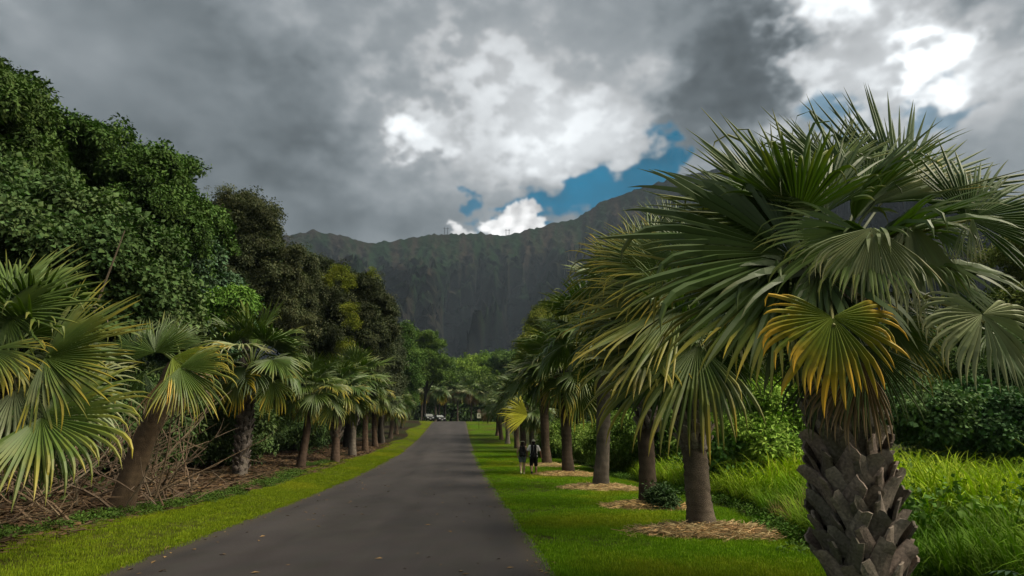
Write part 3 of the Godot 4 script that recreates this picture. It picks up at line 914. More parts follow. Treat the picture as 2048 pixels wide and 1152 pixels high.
func row_palms() -> void:
	var right := "palms to the right of the road"
	var left := "palms to the left of the road"
	var brown := Color(0.14, 0.10, 0.07)
	var grey := Color(0.22, 0.20, 0.175)
	# x, metres ahead, trunk height, size, droop, stub share of the trunk (0 none), label
	var spots := [
		[3.67, 18.6, 4.8, 1.2, 1.0, 0.6, "palm with a collar of pale leaf stubs and a shrub at its foot", right],
		[3.15, 24.9, 5.1, 1.3, 1.1, 0.0, "palm with slim brown trunk between the stubbed palm and the dark-footed palm", right],
		[2.68, 32.8, 4.9, 1.3, 1.1, 0.3, "palm with dark swollen foot in a straw ring right of the walkers", right],
		[2.07, 40.2, 5.0, 1.3, 1.1, 0.0, "palm with thick dark trunk just behind the walking man", right],
		[1.5, 48.5, 3.0, 0.9, 1.0, 0.25, "palm with bright yellow leaf above the walkers", right],
		[0.95, 56.6, 4.3, 1.25, 1.1, 0.0, "palm right behind the walking woman's head", right],
		[0.5, 64.0, 4.0, 1.2, 1.1, 0.0, "seventh palm up the right verge, beyond the walkers", right],
		[-0.47, 71.5, 3.6, 1.15, 1.0, 0.0, "palm two before the road sign on the right verge", right],
		[-1.2, 79.5, 3.6, 1.15, 1.0, 0.0, "palm with half hidden trunk before the one nearest the road sign", right],
		[-1.9, 87.0, 3.4, 1.15, 1.1, 0.0, "last palm of the right row, beside the road sign", right],
		[-11.11, 28.2, 4.4, 1.2, 0.9, 1.0, "tall palm with white-flecked stubbed trunk on the left", left],
		[-10.68, 34.8, 3.7, 1.0, 1.1, 0.0, "palm with bare grey leaning trunk on the left verge", left],
		[-10.42, 40.6, 3.9, 1.15, 1.1, 0.7, "palm with pale stubs on a short trunk, behind the bare grey one", left],
		[-11.07, 47.7, 5.0, 1.2, 1.1, 0.6, "full palm with round crown midway up the left row", left],
		[-11.75, 55.0, 4.6, 1.15, 1.2, 0.4, "palm with yellowed lower leaves behind the round crowned one", left],
		[-12.45, 62.5, 3.8, 1.2, 1.3, 0.0, "dark trunked palm in the far half of the left row", left],
		[-13.25, 70.0, 3.8, 1.2, 1.3, 0.3, "third palm from the far end of the left row", left],
		[-13.9, 78.0, 3.6, 1.2, 1.3, 0.0, "second palm from the far end of the left row", left],
		[-14.7, 87.0, 3.6, 1.2, 1.3, 0.0, "palm at the far end of the left row, nearest the parked cars", left],
	]
	for k in spots.size():
		var s: Array = spots[k]
		var r := palm_root(s[0], s[1], s[6], s[7])
		var lean := Vector3(rf(-0.2, 0.2), 0, rf(-0.2, 0.2))
		if s[1] == 34.8:
			lean = Vector3(0.35, 0, 0)
		var top: Vector3 = Vector3(0, s[2], 0) + lean
		var thick: float = (0.19 if s[0] > -6.0 else 0.19) * s[3]
		var tc := brown if k % 3 != 1 else brown.lerp(grey, 0.6)
		trunk(r, top, thick * 1.35, thick, thick * 0.95, vary(tc, 0.15), 0.025, Vector3(rf(-0.14, 0.14), 0, rf(-0.14, 0.14)))
		if s[5] > 0.0:
			var share: float = s[5]
			stubs(r, top, 1.0 - share, 0.98, func(_t): return thick * 1.02, 8, 0.2, 0.16, 0.36, grey if k != 10 else Color(0.28, 0.255, 0.225), s[1] < 20.0, 0.5)
		crown_fronds(r, top + Vector3(0, 0.1, 0), 28 if s[1] < 60.0 else 22, s[3], k % 3, s[4] * 0.75, rf(0, TAU), rf(0.72, 0.96) if s[1] > 20.0 else 0.7)
		if s[1] == 48.5:
			var g := MB.new()
			fan(g, Vector3(-0.25, -0.1, 1.6), Vector3(-0.85, 0.25, 0.25), Vector3(0.1, 0.35, 0.93), 2.1, 62, 0.15, F_GOLD, 36)
			for j in g.c.size():
				g.c[j] = Color(0.36, 0.36, 0.03).lerp(g.c[j], 0.15)
			var yl := part("frond", g.mesh(M.frond), r, Transform3D(Basis.IDENTITY, top))
			yl.set_meta("label", "bright lemon yellow fan leaf")
			var sm := MB.new()
			petiole(sm, Vector3(0, -0.1, 0), Vector3(-0.25, -0.1, 1.6), F_GOLD)
			part("leaf_stalk", sm.mesh(M.frond), yl)
	# tall old palms with straw skirts beyond the crest
	var far := [
		[-9.5, 158.0, 7.2, 1.6, "far palm with straw skirt, left of the twin skirted pair's gap"],
		[-16.9, 150.0, 7.0, 1.7, "far round palm straight above the second parked car"],
		[-21.0, 158.0, 7.4, 1.7, "far palm above the first parked car"],
		[-13.2, 165.0, 7.8, 1.7, "tall far palm with pale skirt at the head of the road"],
		[-5.6, 160.0, 7.4, 1.6, "far palm with pale skirt to the right of the road's head"],
		[-1.5, 155.0, 8.2, 1.8, "far full palm above the road sign"],
		[3.2, 165.0, 7.2, 1.7, "far palm to the right of the road sign"],
		[-26.5, 150.0, 7.6, 1.8, "far palm leftmost of those beyond the crest"],
		[-18.6, 172.0, 9.0, 1.7, "far palm behind and between the two above the cars"],
	]
	for k in far.size():
		var s: Array = far[k]
		var r := palm_root(s[0], s[1], s[4], "old palms beyond the crest")
		var top := Vector3(rf(-0.3, 0.3), s[2], 0)
		trunk(r, top, 0.3, 0.2, 0.22, Color(0.16, 0.13, 0.10), 0.0)
		crown_fronds(r, top, 20, s[3], k % 3, 1.4, rf(0, TAU))
		if k in [0, 3, 4]:
			var g := MB.new()
			for j in 12:
				var a := TAU * j / 12.0
				fan(g, Vector3(cos(a), -0.25, sin(a)) * 0.6, Vector3(cos(a) * 0.5, -1, sin(a) * 0.5), Vector3(cos(a), 0.5, sin(a)), 1.7, 55, 0.6, F_DEAD, 16)
			part("dead_skirt", g.mesh(M.frond), r, Transform3D(Basis.IDENTITY, top))


# ---------------------------------------------------------------- broadleaf trees and shrubs
var tufts := {}


func leaf_tuft(called: String, leaves: int, size: float, spread: float, wide: float, hang := 0.3) -> Mesh:
	if tufts.has(called):
		return tufts[called]
	var g := MB.new()
	for k in leaves:
		var at := ball() * spread * pow(rng.randf(), 0.5)
		at.y *= 0.7
		var d := (at.normalized() + ball() * 0.8 - Vector3.UP * hang * rf(0.3, 1.5)).normalized()
		var up := (Vector3.UP + ball() * 0.7).normalized()
		var sd := d.cross(up).normalized()
		var nn := sd.cross(d).normalized()
		var l := size * rf(0.65, 1.2)
		var w := l * wide * rf(0.85, 1.15)
		var c := Color(1, 1, 1) * rf(0.72, 1.25)
		c = Color(c.r * rf(0.9, 1.15), c.g, c.b * rf(0.85, 1.1))
		var a := g.p(at, c * 0.8)
		var m1 := g.p(at + d * l * 0.45 - nn * l * 0.03, c)
		var l1 := g.p(at + d * l * 0.42 - sd * w * 0.5 + nn * l * 0.06, c)
		var r1 := g.p(at + d * l * 0.42 + sd * w * 0.5 + nn * l * 0.06, c)
		var tp := g.p(at + d * l - nn * l * 0.16, c * 1.05)
		g.t(a, l1, m1)
		g.t(a, m1, r1)
		g.t(m1, l1, tp)
		g.t(m1, tp, r1)
	tufts[called] = g.mesh(M.leaf)
	return tufts[called]


# lobes: [centre, radii] in world metres; the crown is clumps of leaf tufts set over and in each lobe
func crown(o: Node3D, lobes: Array, count: int, tuft: Mesh, tint: Color, tint2: Color, clump := 0.30, size := 1.0) -> void:
	var where := []
	var tints := []
	var total := 0.0
	for l in lobes:
		total += l[1].x * l[1].y + l[1].y * l[1].z + l[1].x * l[1].z
	for l in lobes:
		var rad: Vector3 = l[1]
		var share: float = (rad.x * rad.y + rad.y * rad.z + rad.x * rad.z) / total
		var n := int(count * share)
		var mean := (rad.x + rad.y + rad.z) / 3.0
		var balls := []
		var nb := int(clampf(9.0 / (clump * clump) * 0.32, 14, 130))
		for k in nb:
			var q := ball()
			balls.append([l[0] + q * rad * rf(0.55, 0.92), mean * clump * lerpf(0.4, 1.6, pow(rng.randf(), 1.6)), q])
		for k in n:
			var b: Array = balls[rng.randi() % nb]
			var q: Vector3 = (ball() + b[2] * 0.5 + Vector3(0, 0.3, 0)).normalized()
			var at: Vector3 = b[0] + q * b[1] * pow(rng.randf(), 0.35) * Vector3(1.1, 0.75, 1.1)
			if rng.randf() < 0.16:
				at += q * b[1] * rf(0.15, 0.9)
			if rng.randf() < 0.12:
				at = l[0] + ball() * rad * rf(0.2, 0.7)
			where.append(Transform3D(facing((q + Vector3.UP * 1.2).normalized(), rf(0, TAU), Vector3.ONE * size * lerpf(0.55, 1.55, pow(rng.randf(), 1.5))), at - o.position))
			var tone := tint.lerp(tint2, clampf(0.5 + 1.4 * soft.get_noise_3dv(b[0] * 14.0) + rf(-0.25, 0.25), 0, 1))
			tints.append(vary(tone * 1.6, 0.2))
	many("crown", tuft, where, tints, o)


func tree(called: String, label: String, group: String, base: Vector3, lobes: Array, count: int, tuft: Mesh, tint: Color, tint2: Color, thick: float, clump := 0.30, size := 1.0, bark := Color(0.07, 0.06, 0.05), category := "tree") -> Node3D:
	var o := thing(called, base, label, category, group)
	var g := MB.new()
	var heart := Vector3.ZERO
	for l in lobes:
		heart += l[0] / lobes.size()
	heart -= base
	var fork := heart * 0.5
	fork.y = heart.y * 0.45
	g.tube([Vector3(0, -0.3, 0), fork * 0.5 + Vector3(rf(-0.1, 0.1), 0, 0) * heart.y * 0.2, fork], [thick * 1.3, thick, thick * 0.8], 9, bark)
	part("trunk", g.mesh(M.bark, true), o)
	for l in lobes:
		var end: Vector3 = l[0] - base
		var b := MB.new()
		var mid := fork.lerp(end, 0.5) + Vector3(rf(-0.4, 0.4), 0.3, rf(-0.4, 0.4))
		b.tube([fork - Vector3(0, thick, 0), mid, end], [thick * 0.6, thick * 0.4, thick * 0.15], 6, bark)
		for k in 7:
			var tip: Vector3 = end + ball() * l[1] * 0.85
			b.tube([mid.lerp(end, rf(0.2, 1.0)), end.lerp(tip, 0.5) + ball() * 0.2, tip], [thick * 0.18, thick * 0.1, thick * 0.03], 4, bark)
		part("limb", b.mesh(M.bark), o)
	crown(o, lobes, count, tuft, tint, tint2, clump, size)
	return o


func make_trees() -> void:
	var big := leaf_tuft("big", 48, 0.165, 0.38, 0.55)
	var vine := leaf_tuft("vine", 36, 0.165, 0.38, 0.85, 0.5)
	var mid := leaf_tuft("mid", 54, 0.17, 0.42, 0.45, 0.4)
	var small := leaf_tuft("small", 40, 0.15, 0.36, 0.45, 0.3)
	var far := leaf_tuft("far", 40, 0.5, 1.0, 0.5, 0.2)
	var lg := "trees of the wood on the left"
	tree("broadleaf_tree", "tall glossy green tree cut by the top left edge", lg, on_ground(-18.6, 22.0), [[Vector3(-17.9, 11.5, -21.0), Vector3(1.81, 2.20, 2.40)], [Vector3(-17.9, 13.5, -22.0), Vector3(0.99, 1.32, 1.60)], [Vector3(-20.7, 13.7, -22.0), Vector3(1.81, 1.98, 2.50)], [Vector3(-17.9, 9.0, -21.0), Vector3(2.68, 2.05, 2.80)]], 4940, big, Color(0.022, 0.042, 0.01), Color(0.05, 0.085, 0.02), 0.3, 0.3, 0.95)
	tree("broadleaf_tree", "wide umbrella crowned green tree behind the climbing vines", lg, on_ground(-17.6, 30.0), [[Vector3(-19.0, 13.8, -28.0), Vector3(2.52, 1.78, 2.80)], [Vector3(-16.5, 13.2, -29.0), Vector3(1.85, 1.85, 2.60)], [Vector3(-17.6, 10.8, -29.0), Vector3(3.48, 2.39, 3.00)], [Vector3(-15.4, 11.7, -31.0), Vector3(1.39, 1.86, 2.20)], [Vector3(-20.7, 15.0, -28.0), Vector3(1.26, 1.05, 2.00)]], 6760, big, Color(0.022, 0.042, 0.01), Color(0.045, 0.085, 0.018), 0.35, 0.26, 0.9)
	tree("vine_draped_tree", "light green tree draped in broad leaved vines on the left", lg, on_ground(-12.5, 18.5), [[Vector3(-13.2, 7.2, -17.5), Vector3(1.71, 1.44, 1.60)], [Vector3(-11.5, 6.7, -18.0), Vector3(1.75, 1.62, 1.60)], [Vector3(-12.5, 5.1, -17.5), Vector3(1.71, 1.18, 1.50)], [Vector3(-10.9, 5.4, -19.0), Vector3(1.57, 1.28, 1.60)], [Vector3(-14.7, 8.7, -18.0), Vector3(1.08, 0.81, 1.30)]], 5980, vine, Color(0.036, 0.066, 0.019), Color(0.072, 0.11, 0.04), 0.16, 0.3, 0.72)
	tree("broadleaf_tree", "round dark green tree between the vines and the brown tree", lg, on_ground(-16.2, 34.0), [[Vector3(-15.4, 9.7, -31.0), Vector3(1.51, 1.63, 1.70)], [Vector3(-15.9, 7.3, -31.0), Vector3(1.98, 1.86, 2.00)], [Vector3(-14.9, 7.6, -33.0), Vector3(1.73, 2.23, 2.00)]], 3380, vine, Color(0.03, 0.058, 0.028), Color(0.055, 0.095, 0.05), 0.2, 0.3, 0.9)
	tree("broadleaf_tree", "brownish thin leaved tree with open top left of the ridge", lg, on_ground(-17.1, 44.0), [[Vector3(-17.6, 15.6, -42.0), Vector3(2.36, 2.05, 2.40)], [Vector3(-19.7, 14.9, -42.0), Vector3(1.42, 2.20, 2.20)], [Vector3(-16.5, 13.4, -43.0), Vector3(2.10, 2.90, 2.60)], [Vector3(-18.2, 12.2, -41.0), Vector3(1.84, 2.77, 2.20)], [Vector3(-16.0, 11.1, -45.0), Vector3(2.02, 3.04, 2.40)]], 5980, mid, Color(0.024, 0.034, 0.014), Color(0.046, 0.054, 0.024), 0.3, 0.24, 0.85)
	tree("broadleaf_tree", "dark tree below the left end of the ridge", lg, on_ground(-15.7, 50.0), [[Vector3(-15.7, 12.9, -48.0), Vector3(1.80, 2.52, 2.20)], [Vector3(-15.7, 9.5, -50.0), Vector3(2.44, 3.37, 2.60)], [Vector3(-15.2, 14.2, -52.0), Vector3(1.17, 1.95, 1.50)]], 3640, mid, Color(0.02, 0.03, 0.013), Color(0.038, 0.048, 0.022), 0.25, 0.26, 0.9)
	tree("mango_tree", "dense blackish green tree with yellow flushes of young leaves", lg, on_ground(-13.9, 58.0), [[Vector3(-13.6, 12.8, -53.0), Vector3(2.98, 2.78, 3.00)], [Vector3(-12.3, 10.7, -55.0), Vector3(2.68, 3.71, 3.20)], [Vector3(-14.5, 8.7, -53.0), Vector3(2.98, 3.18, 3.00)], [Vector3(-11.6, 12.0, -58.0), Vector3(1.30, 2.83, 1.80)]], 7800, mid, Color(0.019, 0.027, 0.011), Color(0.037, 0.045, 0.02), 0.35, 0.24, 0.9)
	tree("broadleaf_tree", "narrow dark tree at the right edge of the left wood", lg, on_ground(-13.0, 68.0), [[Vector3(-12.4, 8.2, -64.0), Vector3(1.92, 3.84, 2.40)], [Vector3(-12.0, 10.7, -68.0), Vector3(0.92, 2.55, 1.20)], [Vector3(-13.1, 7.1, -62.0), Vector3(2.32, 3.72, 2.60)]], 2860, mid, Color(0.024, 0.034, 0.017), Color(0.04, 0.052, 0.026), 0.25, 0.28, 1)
	tree("broadleaf_tree", "bright green young tree where the left wood meets the crest", lg, on_ground(-16.2, 100.0), [[Vector3(-16.3, 16.4, -100.0), Vector3(1.20, 2.62, 1.60)], [Vector3(-15.6, 11.2, -100.0), Vector3(2.40, 4.12, 2.60)]], 1690, mid, Color(0.035, 0.07, 0.014), Color(0.06, 0.105, 0.02), 0.2, 0.3, 1.6)
	tree("layered_tree", "tall layered tree of flat green tiers left of the valley floor", "trees beyond the crest", on_ground(-18.7, 145.0), [[Vector3(-18.6, 23.1, -140.0), Vector3(2.62, 0.73, 3.60)], [Vector3(-17.6, 21.5, -142.0), Vector3(3.73, 0.85, 4.50)], [Vector3(-18.8, 18.9, -140.0), Vector3(4.20, 0.84, 5.00)], [Vector3(-16.4, 17.8, -140.0), Vector3(3.99, 0.94, 4.50)], [Vector3(-19.3, 15.8, -140.0), Vector3(3.99, 0.94, 4.50)], [Vector3(-16.1, 14.9, -142.0), Vector3(3.83, 1.06, 4.50)]], 1900, far, Color(0.045, 0.08, 0.014), Color(0.075, 0.12, 0.02), 0.35, 0.3, 0.62)
	tree("layered_tree", "dark layered tree behind the bright tiers", "trees beyond the crest", on_ground(-17.4, 175.0), [[Vector3(-17.7, 19.3, -170.0), Vector3(4.33, 1.53, 5.00)], [Vector3(-15.1, 16.5, -170.0), Vector3(5.10, 1.78, 5.00)], [Vector3(-18.2, 14.6, -170.0), Vector3(6.37, 2.04, 6.00)]], 1100, far, Color(0.03, 0.056, 0.013), Color(0.05, 0.08, 0.018), 0.35, 0.3, 0.8)
	tree("broadleaf_tree", "light green spreading tree at the middle of the valley floor", "trees beyond the crest", on_ground(-9.8, 225.0), [[Vector3(-10.3, 25.5, -215.0), Vector3(7.74, 2.58, 10.00)], [Vector3(-14.7, 21.8, -210.0), Vector3(9.45, 3.46, 10.00)], [Vector3(-3.9, 22.8, -215.0), Vector3(8.06, 3.55, 10.00)]], 1800, far, Color(0.065, 0.115, 0.014), Color(0.11, 0.165, 0.02), 0.5, 0.24, 1)
	tree("broadleaf_tree", "dark green rounded tree to the right of the light spreading one", "trees beyond the crest", on_ground(-0.6, 200.0), [[Vector3(-1.3, 24.2, -195.0), Vector3(5.55, 2.34, 8.00)], [Vector3(2.3, 21.7, -190.0), Vector3(4.84, 3.70, 8.00)]], 1100, far, Color(0.035, 0.07, 0.016), Color(0.06, 0.1, 0.022), 0.5, 0.26, 0.95)
	tree("broadleaf_tree", "low green tree closing the valley behind the far palms", "trees beyond the crest", on_ground(-18.8, 205.0), [[Vector3(-20.3, 16.1, -190.0), Vector3(9.97, 3.99, 9.00)], [Vector3(-10.3, 14.6, -188.0), Vector3(8.46, 4.51, 9.00)], [Vector3(-2.0, 15.2, -188.0), Vector3(8.46, 4.51, 9.00)], [Vector3(-28.9, 18.2, -190.0), Vector3(8.55, 4.56, 9.00)]], 2600, far, Color(0.035, 0.062, 0.012), Color(0.065, 0.095, 0.02), 0.4, 0.26, 1)
	tree("broadleaf_tree", "yellow green tree rising behind the right palm row", "trees beyond the crest", on_ground(3.3, 80.0), [[Vector3(3.6, 15.0, -78.0), Vector3(1.99, 2.46, 2.40)], [Vector3(5.2, 15.9, -80.0), Vector3(3.00, 2.70, 2.60)], [Vector3(4.5, 10.8, -78.0), Vector3(3.39, 3.63, 3.00)], [Vector3(2.1, 11.5, -74.0), Vector3(1.33, 2.33, 1.50)], [Vector3(1.7, 7.6, -74.0), Vector3(1.22, 2.22, 1.50)]], 3770, mid, Color(0.065, 0.085, 0.012), Color(0.11, 0.125, 0.018), 0.25, 0.28, 1.1)
	tree("broadleaf_tree", "olive green tree at the right edge behind the huge palm", "trees beyond the tall grass", on_ground(26.6, 34.0), [[Vector3(26.1, 10.7, -32.0), Vector3(1.92, 2.16, 2.20)], [Vector3(25.0, 7.4, -32.0), Vector3(2.40, 2.40, 2.60)], [Vector3(27.6, 8.1, -33.0), Vector3(2.23, 3.71, 2.60)]], 3900, mid, Color(0.055, 0.085, 0.015), Color(0.12, 0.135, 0.03), 0.25, 0.28, 0.95)
	tree("broadleaf_tree", "green tree in the gap behind the ringed trunk palm", "trees beyond the tall grass", on_ground(16.2, 48.0), [[Vector3(14.7, 6.9, -44.0), Vector3(2.97, 1.98, 3.00)], [Vector3(17.6, 5.6, -44.0), Vector3(2.97, 1.98, 3.00)], [Vector3(12.2, 5.7, -46.0), Vector3(2.76, 2.07, 3.00)]], 4290, mid, Color(0.035, 0.062, 0.012), Color(0.065, 0.095, 0.02), 0.25, 0.26, 1)
	tree("broadleaf_tree", "dark green tree behind the slim brown palm", "trees beyond the tall grass", on_ground(9.2, 60.0), [[Vector3(8.6, 6.6, -56.0), Vector3(2.94, 2.52, 3.00)], [Vector3(5.6, 5.0, -56.0), Vector3(2.52, 2.10, 3.00)], [Vector3(11.1, 5.5, -52.0), Vector3(2.34, 1.95, 3.00)]], 3380, mid, Color(0.035, 0.065, 0.02), Color(0.065, 0.1, 0.03), 0.25, 0.28, 1)
	tree("broadleaf_tree", "dark tree standing right of the huge palm", "trees beyond the tall grass", on_ground(27.9, 44.0), [[Vector3(26.4, 7.3, -42.0), Vector3(2.83, 2.20, 3.00)], [Vector3(29.5, 6.7, -42.0), Vector3(2.52, 2.52, 3.00)], [Vector3(23.1, 6.0, -42.0), Vector3(2.52, 1.89, 3.00)]], 4680, mid, Color(0.035, 0.07, 0.02), Color(0.075, 0.115, 0.03), 0.25, 0.26, 1)


func make_shrubs() -> void:
	var mid: Mesh = tufts["mid"]
	var vine: Mesh = tufts["vine"]
	var small: Mesh = tufts["small"]
	# the dark bushes that close the wood behind the left row
	var w := 0
	var looks := ["low dark bush between the leaning palm and the stubbed palm", "dark bush behind the foot of the stubbed palm", "dark bush behind the bare grey palm trunk", "dark bush behind the palm with pale stubs", "dark bush behind the round crowned palm", "dark bush left of the far half of the left row", "dark bush near the far end of the left row", "last dark bush before the parked cars"]
	for d in [20.0, 27.0, 34.0, 42.0, 51.0, 62.0, 75.0, 90.0]:
		var x := road_x(d, -9.0 - d * 0.03)
		var o := thing("bush", on_ground(x, d), looks[w], "bush", "dark bushes behind the left palms")
		var lobes := []
		for k in 4:
			lobes.append([on_ground(x + rf(-2.2, 1.0), d + rf(-4.0, 4.0)) + Vector3(0, rf(0.8, 2.6), 0), Vector3(rf(1.5, 2.2), rf(1.2, 1.8), rf(1.8, 2.6))])
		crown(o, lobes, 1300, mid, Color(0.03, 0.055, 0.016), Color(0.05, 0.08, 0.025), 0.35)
		w += 1
	crown(thing("sapling", on_ground(-12.3, 30.0), "bright green sapling above the stubbed palm on the left", "sapling"), [[Vector3(-12.7, 7.9, -30.0), Vector3(0.94, 0.49, 0.80)], [Vector3(-13.4, 7.1, -30.0), Vector3(0.67, 0.36, 0.70)]], 420, mid, Color(0.06, 0.12, 0.02), Color(0.1, 0.19, 0.03), 0.34, 0.9)
	crown(thing("bush", on_ground(9.5, 24.0), "feathery bright green bush behind the tall grass left of the huge palm", "bush", "bushes beyond the tall grass"), [[Vector3(9.5, 2.7, -24.0), Vector3(1.44, 0.99, 1.50)], [Vector3(8.5, 1.7, -23.5), Vector3(1.32, 0.79, 1.50)], [Vector3(10.3, 1.9, -24.0), Vector3(1.08, 1.08, 1.50)]], 2600, small, Color(0.1, 0.17, 0.022), Color(0.17, 0.26, 0.035), 0.34, 0.9)
	crown(thing("bush", on_ground(8.2, 25.0), "pale green big leaved bush right of the ringed palm trunk", "bush", "bushes beyond the tall grass"), [[Vector3(8.1, 1.7, -25.0), Vector3(0.84, 0.60, 0.90)], [Vector3(7.3, 1.4, -24.0), Vector3(0.54, 0.54, 0.80)]], 700, vine, Color(0.09, 0.18, 0.035), Color(0.14, 0.24, 0.055), 0.34, 0.9)
	crown(thing("bush", on_ground(16.3, 27.0), "dark bush of vines to the right of the huge trunk", "bush", "bushes beyond the tall grass"), [[Vector3(16.3, 2.9, -27.0), Vector3(1.52, 1.11, 1.60)], [Vector3(17.8, 2.7, -27.0), Vector3(1.62, 1.21, 1.60)], [Vector3(18.6, 2.3, -26.0), Vector3(1.56, 0.97, 1.60)]], 3380, vine, Color(0.035, 0.075, 0.025), Color(0.07, 0.12, 0.04), 0.34, 0.9)
	crown(thing("bush", on_ground(21.5, 28.0), "dark bush at the right edge above the grass", "bush", "bushes beyond the tall grass"), [[Vector3(21.5, 3.4, -28.0), Vector3(1.47, 1.68, 1.80)], [Vector3(20.8, 3.6, -29.0), Vector3(1.30, 1.09, 1.60)]], 2210, mid, Color(0.035, 0.07, 0.02), Color(0.065, 0.11, 0.03), 0.34, 0.9)
	crown(thing("bush", on_ground(6.7, 34.0), "dark bush behind the palm with pale leaf stubs", "bush", "bushes beyond the tall grass"), [[Vector3(6.6, 1.7, -34.0), Vector3(1.78, 1.15, 1.80)], [Vector3(8.4, 2.0, -33.0), Vector3(1.48, 1.24, 1.80)], [Vector3(5.6, 1.5, -37.0), Vector3(1.39, 1.11, 1.80)]], 2600, mid, Color(0.06, 0.11, 0.018), Color(0.115, 0.18, 0.03), 0.34, 0.9)
	crown(thing("bush", on_ground(5.4, 44.0), "green bush behind the slim brown palm trunk", "bush", "bushes beyond the tall grass"), [[Vector3(5.3, 1.4, -44.0), Vector3(1.98, 1.15, 2.00)], [Vector3(3.5, 1.7, -50.0), Vector3(1.87, 1.20, 2.00)], [Vector3(6.0, 1.1, -38.0), Vector3(1.14, 0.80, 1.50)]], 2210, mid, Color(0.06, 0.11, 0.018), Color(0.11, 0.17, 0.03), 0.34, 0.9)
	crown(thing("bush", on_ground(4.0, 18.0), "small leafy bush at the foot of the palm with pale stubs", "bush", "bushes beyond the tall grass"), [[Vector3(3.9, 0.2, -18.0), Vector3(0.30, 0.30, 0.30)]], 240, small, Color(0.024, 0.045, 0.016), Color(0.04, 0.07, 0.024), 0.4, 0.55)
	# low weeds where the left verge meets the brush
	var weeds := []
	var tints := []
	for k in 1700:
		var d := 9.0 + 34.0 * pow(rng.randf(), 1.3)
		var edge := 5.3 + 0.5 * sin(d * 0.21)
		var x := road_x(d, -edge + rf(-0.9, 0.25) * rf(0.3, 1.0))
		if soft.get_noise_2d(x * 30.0, d * 12.0) < -0.12:
			continue
		weeds.append(Transform3D(facing(Vector3.UP + ball() * 0.3, rf(0, TAU), Vector3.ONE * rf(0.22, 0.5)), on_ground(x, d) + Vector3(0, 0.06, 0)))
		tints.append(vary(Color(0.055, 0.10, 0.015), 0.3))
	var wo := many("weeds", small, weeds, tints, self)
	tag(wo, "low leafy weeds along the edge of the left verge", "weeds", "", "stuff")
	# broad leaved plants mixed into the tall grass
	var broad := []
	var broad_tint := []
	for k in 520:
		var d := 11.0 + 30.0 * rng.randf()
		var side := lerpf(7.6, 10.4, clampf((d - 8.0) / 11.0, 0.0, 1.0)) + 16.0 * pow(rng.randf(), 1.6)
		var x := road_x(d, side)
		if soft.get_noise_2d(x * 14.0 + 500.0, d * 14.0) < 0.06:
			continue
		broad.append(Transform3D(facing(Vector3.UP + ball() * 0.3, rf(0, TAU), Vector3.ONE * rf(0.5, 1.0)), on_ground(x, d) + Vector3(0, rf(0.5, 1.15), 0)))
		broad_tint.append(vary(Color(0.085, 0.165, 0.028), 0.35))
	tag(many("weeds", vine, broad, broad_tint, self), "broad leaved plants growing up through the tall grass on the right", "weeds", "", "stuff")
	# weeds at the foot of the tall grass
	weeds = []
	tints = []
	for k in 1300:
		var d := 9.0 + 36.0 * pow(rng.randf(), 1.2)
		var edge := lerpf(6.5, 9.1, clampf((d - 8.0) / 11.0, 0.0, 1.0))
		var x := road_x(d, edge + rf(-0.5, 1.5) * rng.randf())
		if soft.get_noise_2d(x * 40.0 + 77.0, d * 22.0) < 0.0:
			continue
		weeds.append(Transform3D(facing(Vector3.UP + ball() * 0.3, rf(0, TAU), Vector3.ONE * rf(0.3, 0.7)), on_ground(x, d) + Vector3(0, 0.1, 0)))
		tints.append(vary(Color(0.06, 0.125, 0.014), 0.35))
	wo = many("weeds", small, weeds, tints, self)
	tag(wo, "leafy weeds at the foot of the tall grass on the right", "weeds", "", "stuff")


# ---------------------------------------------------------------- grass, straw, sticks
func blade_clump(blades: int, high: float, wide: float, spread: float, bow: float, base: Color, tip: Color, steps := 5) -> Mesh:
	var g := MB.new()
	for k in blades:
		var a := rf(0, TAU)
		var at := Vector3(cos(a), 0, sin(a)) * spread * sqrt(rng.randf())
		var out := Vector3(cos(a + rf(-0.9, 0.9)), 0, sin(a + rf(-0.9, 0.9)))
		var d := (Vector3.UP + out * rf(0.02, 0.35)).normalized()
		var h := high * rf(0.55, 1.15)
		var curl := bow * rf(0.4, 1.6)
		var tone := rf(0.7, 1.3)
		var prev := -1
		for s in steps + 1:
			var t := float(s) / steps
			var sd := d.cross(out).normalized()
			if sd.length() < 0.5:
				sd = Vector3.RIGHT
			var w := wide * (1.0 - pow(t, 1.6)) * (0.6 + 0.4 * sin(t * PI))
			var c := base.lerp(tip, t) * tone
			var row := g.p(at - sd * w, c)
			g.p(at + sd * w, c)
			if prev >= 0:
				g.q(prev, row, row + 1, prev + 1)
			prev = row
			at += d * h / steps
			d = (d + (out * 0.6 + Vector3.DOWN) * curl * t / steps * 2.0).normalized()
	return g.mesh(M.grass)


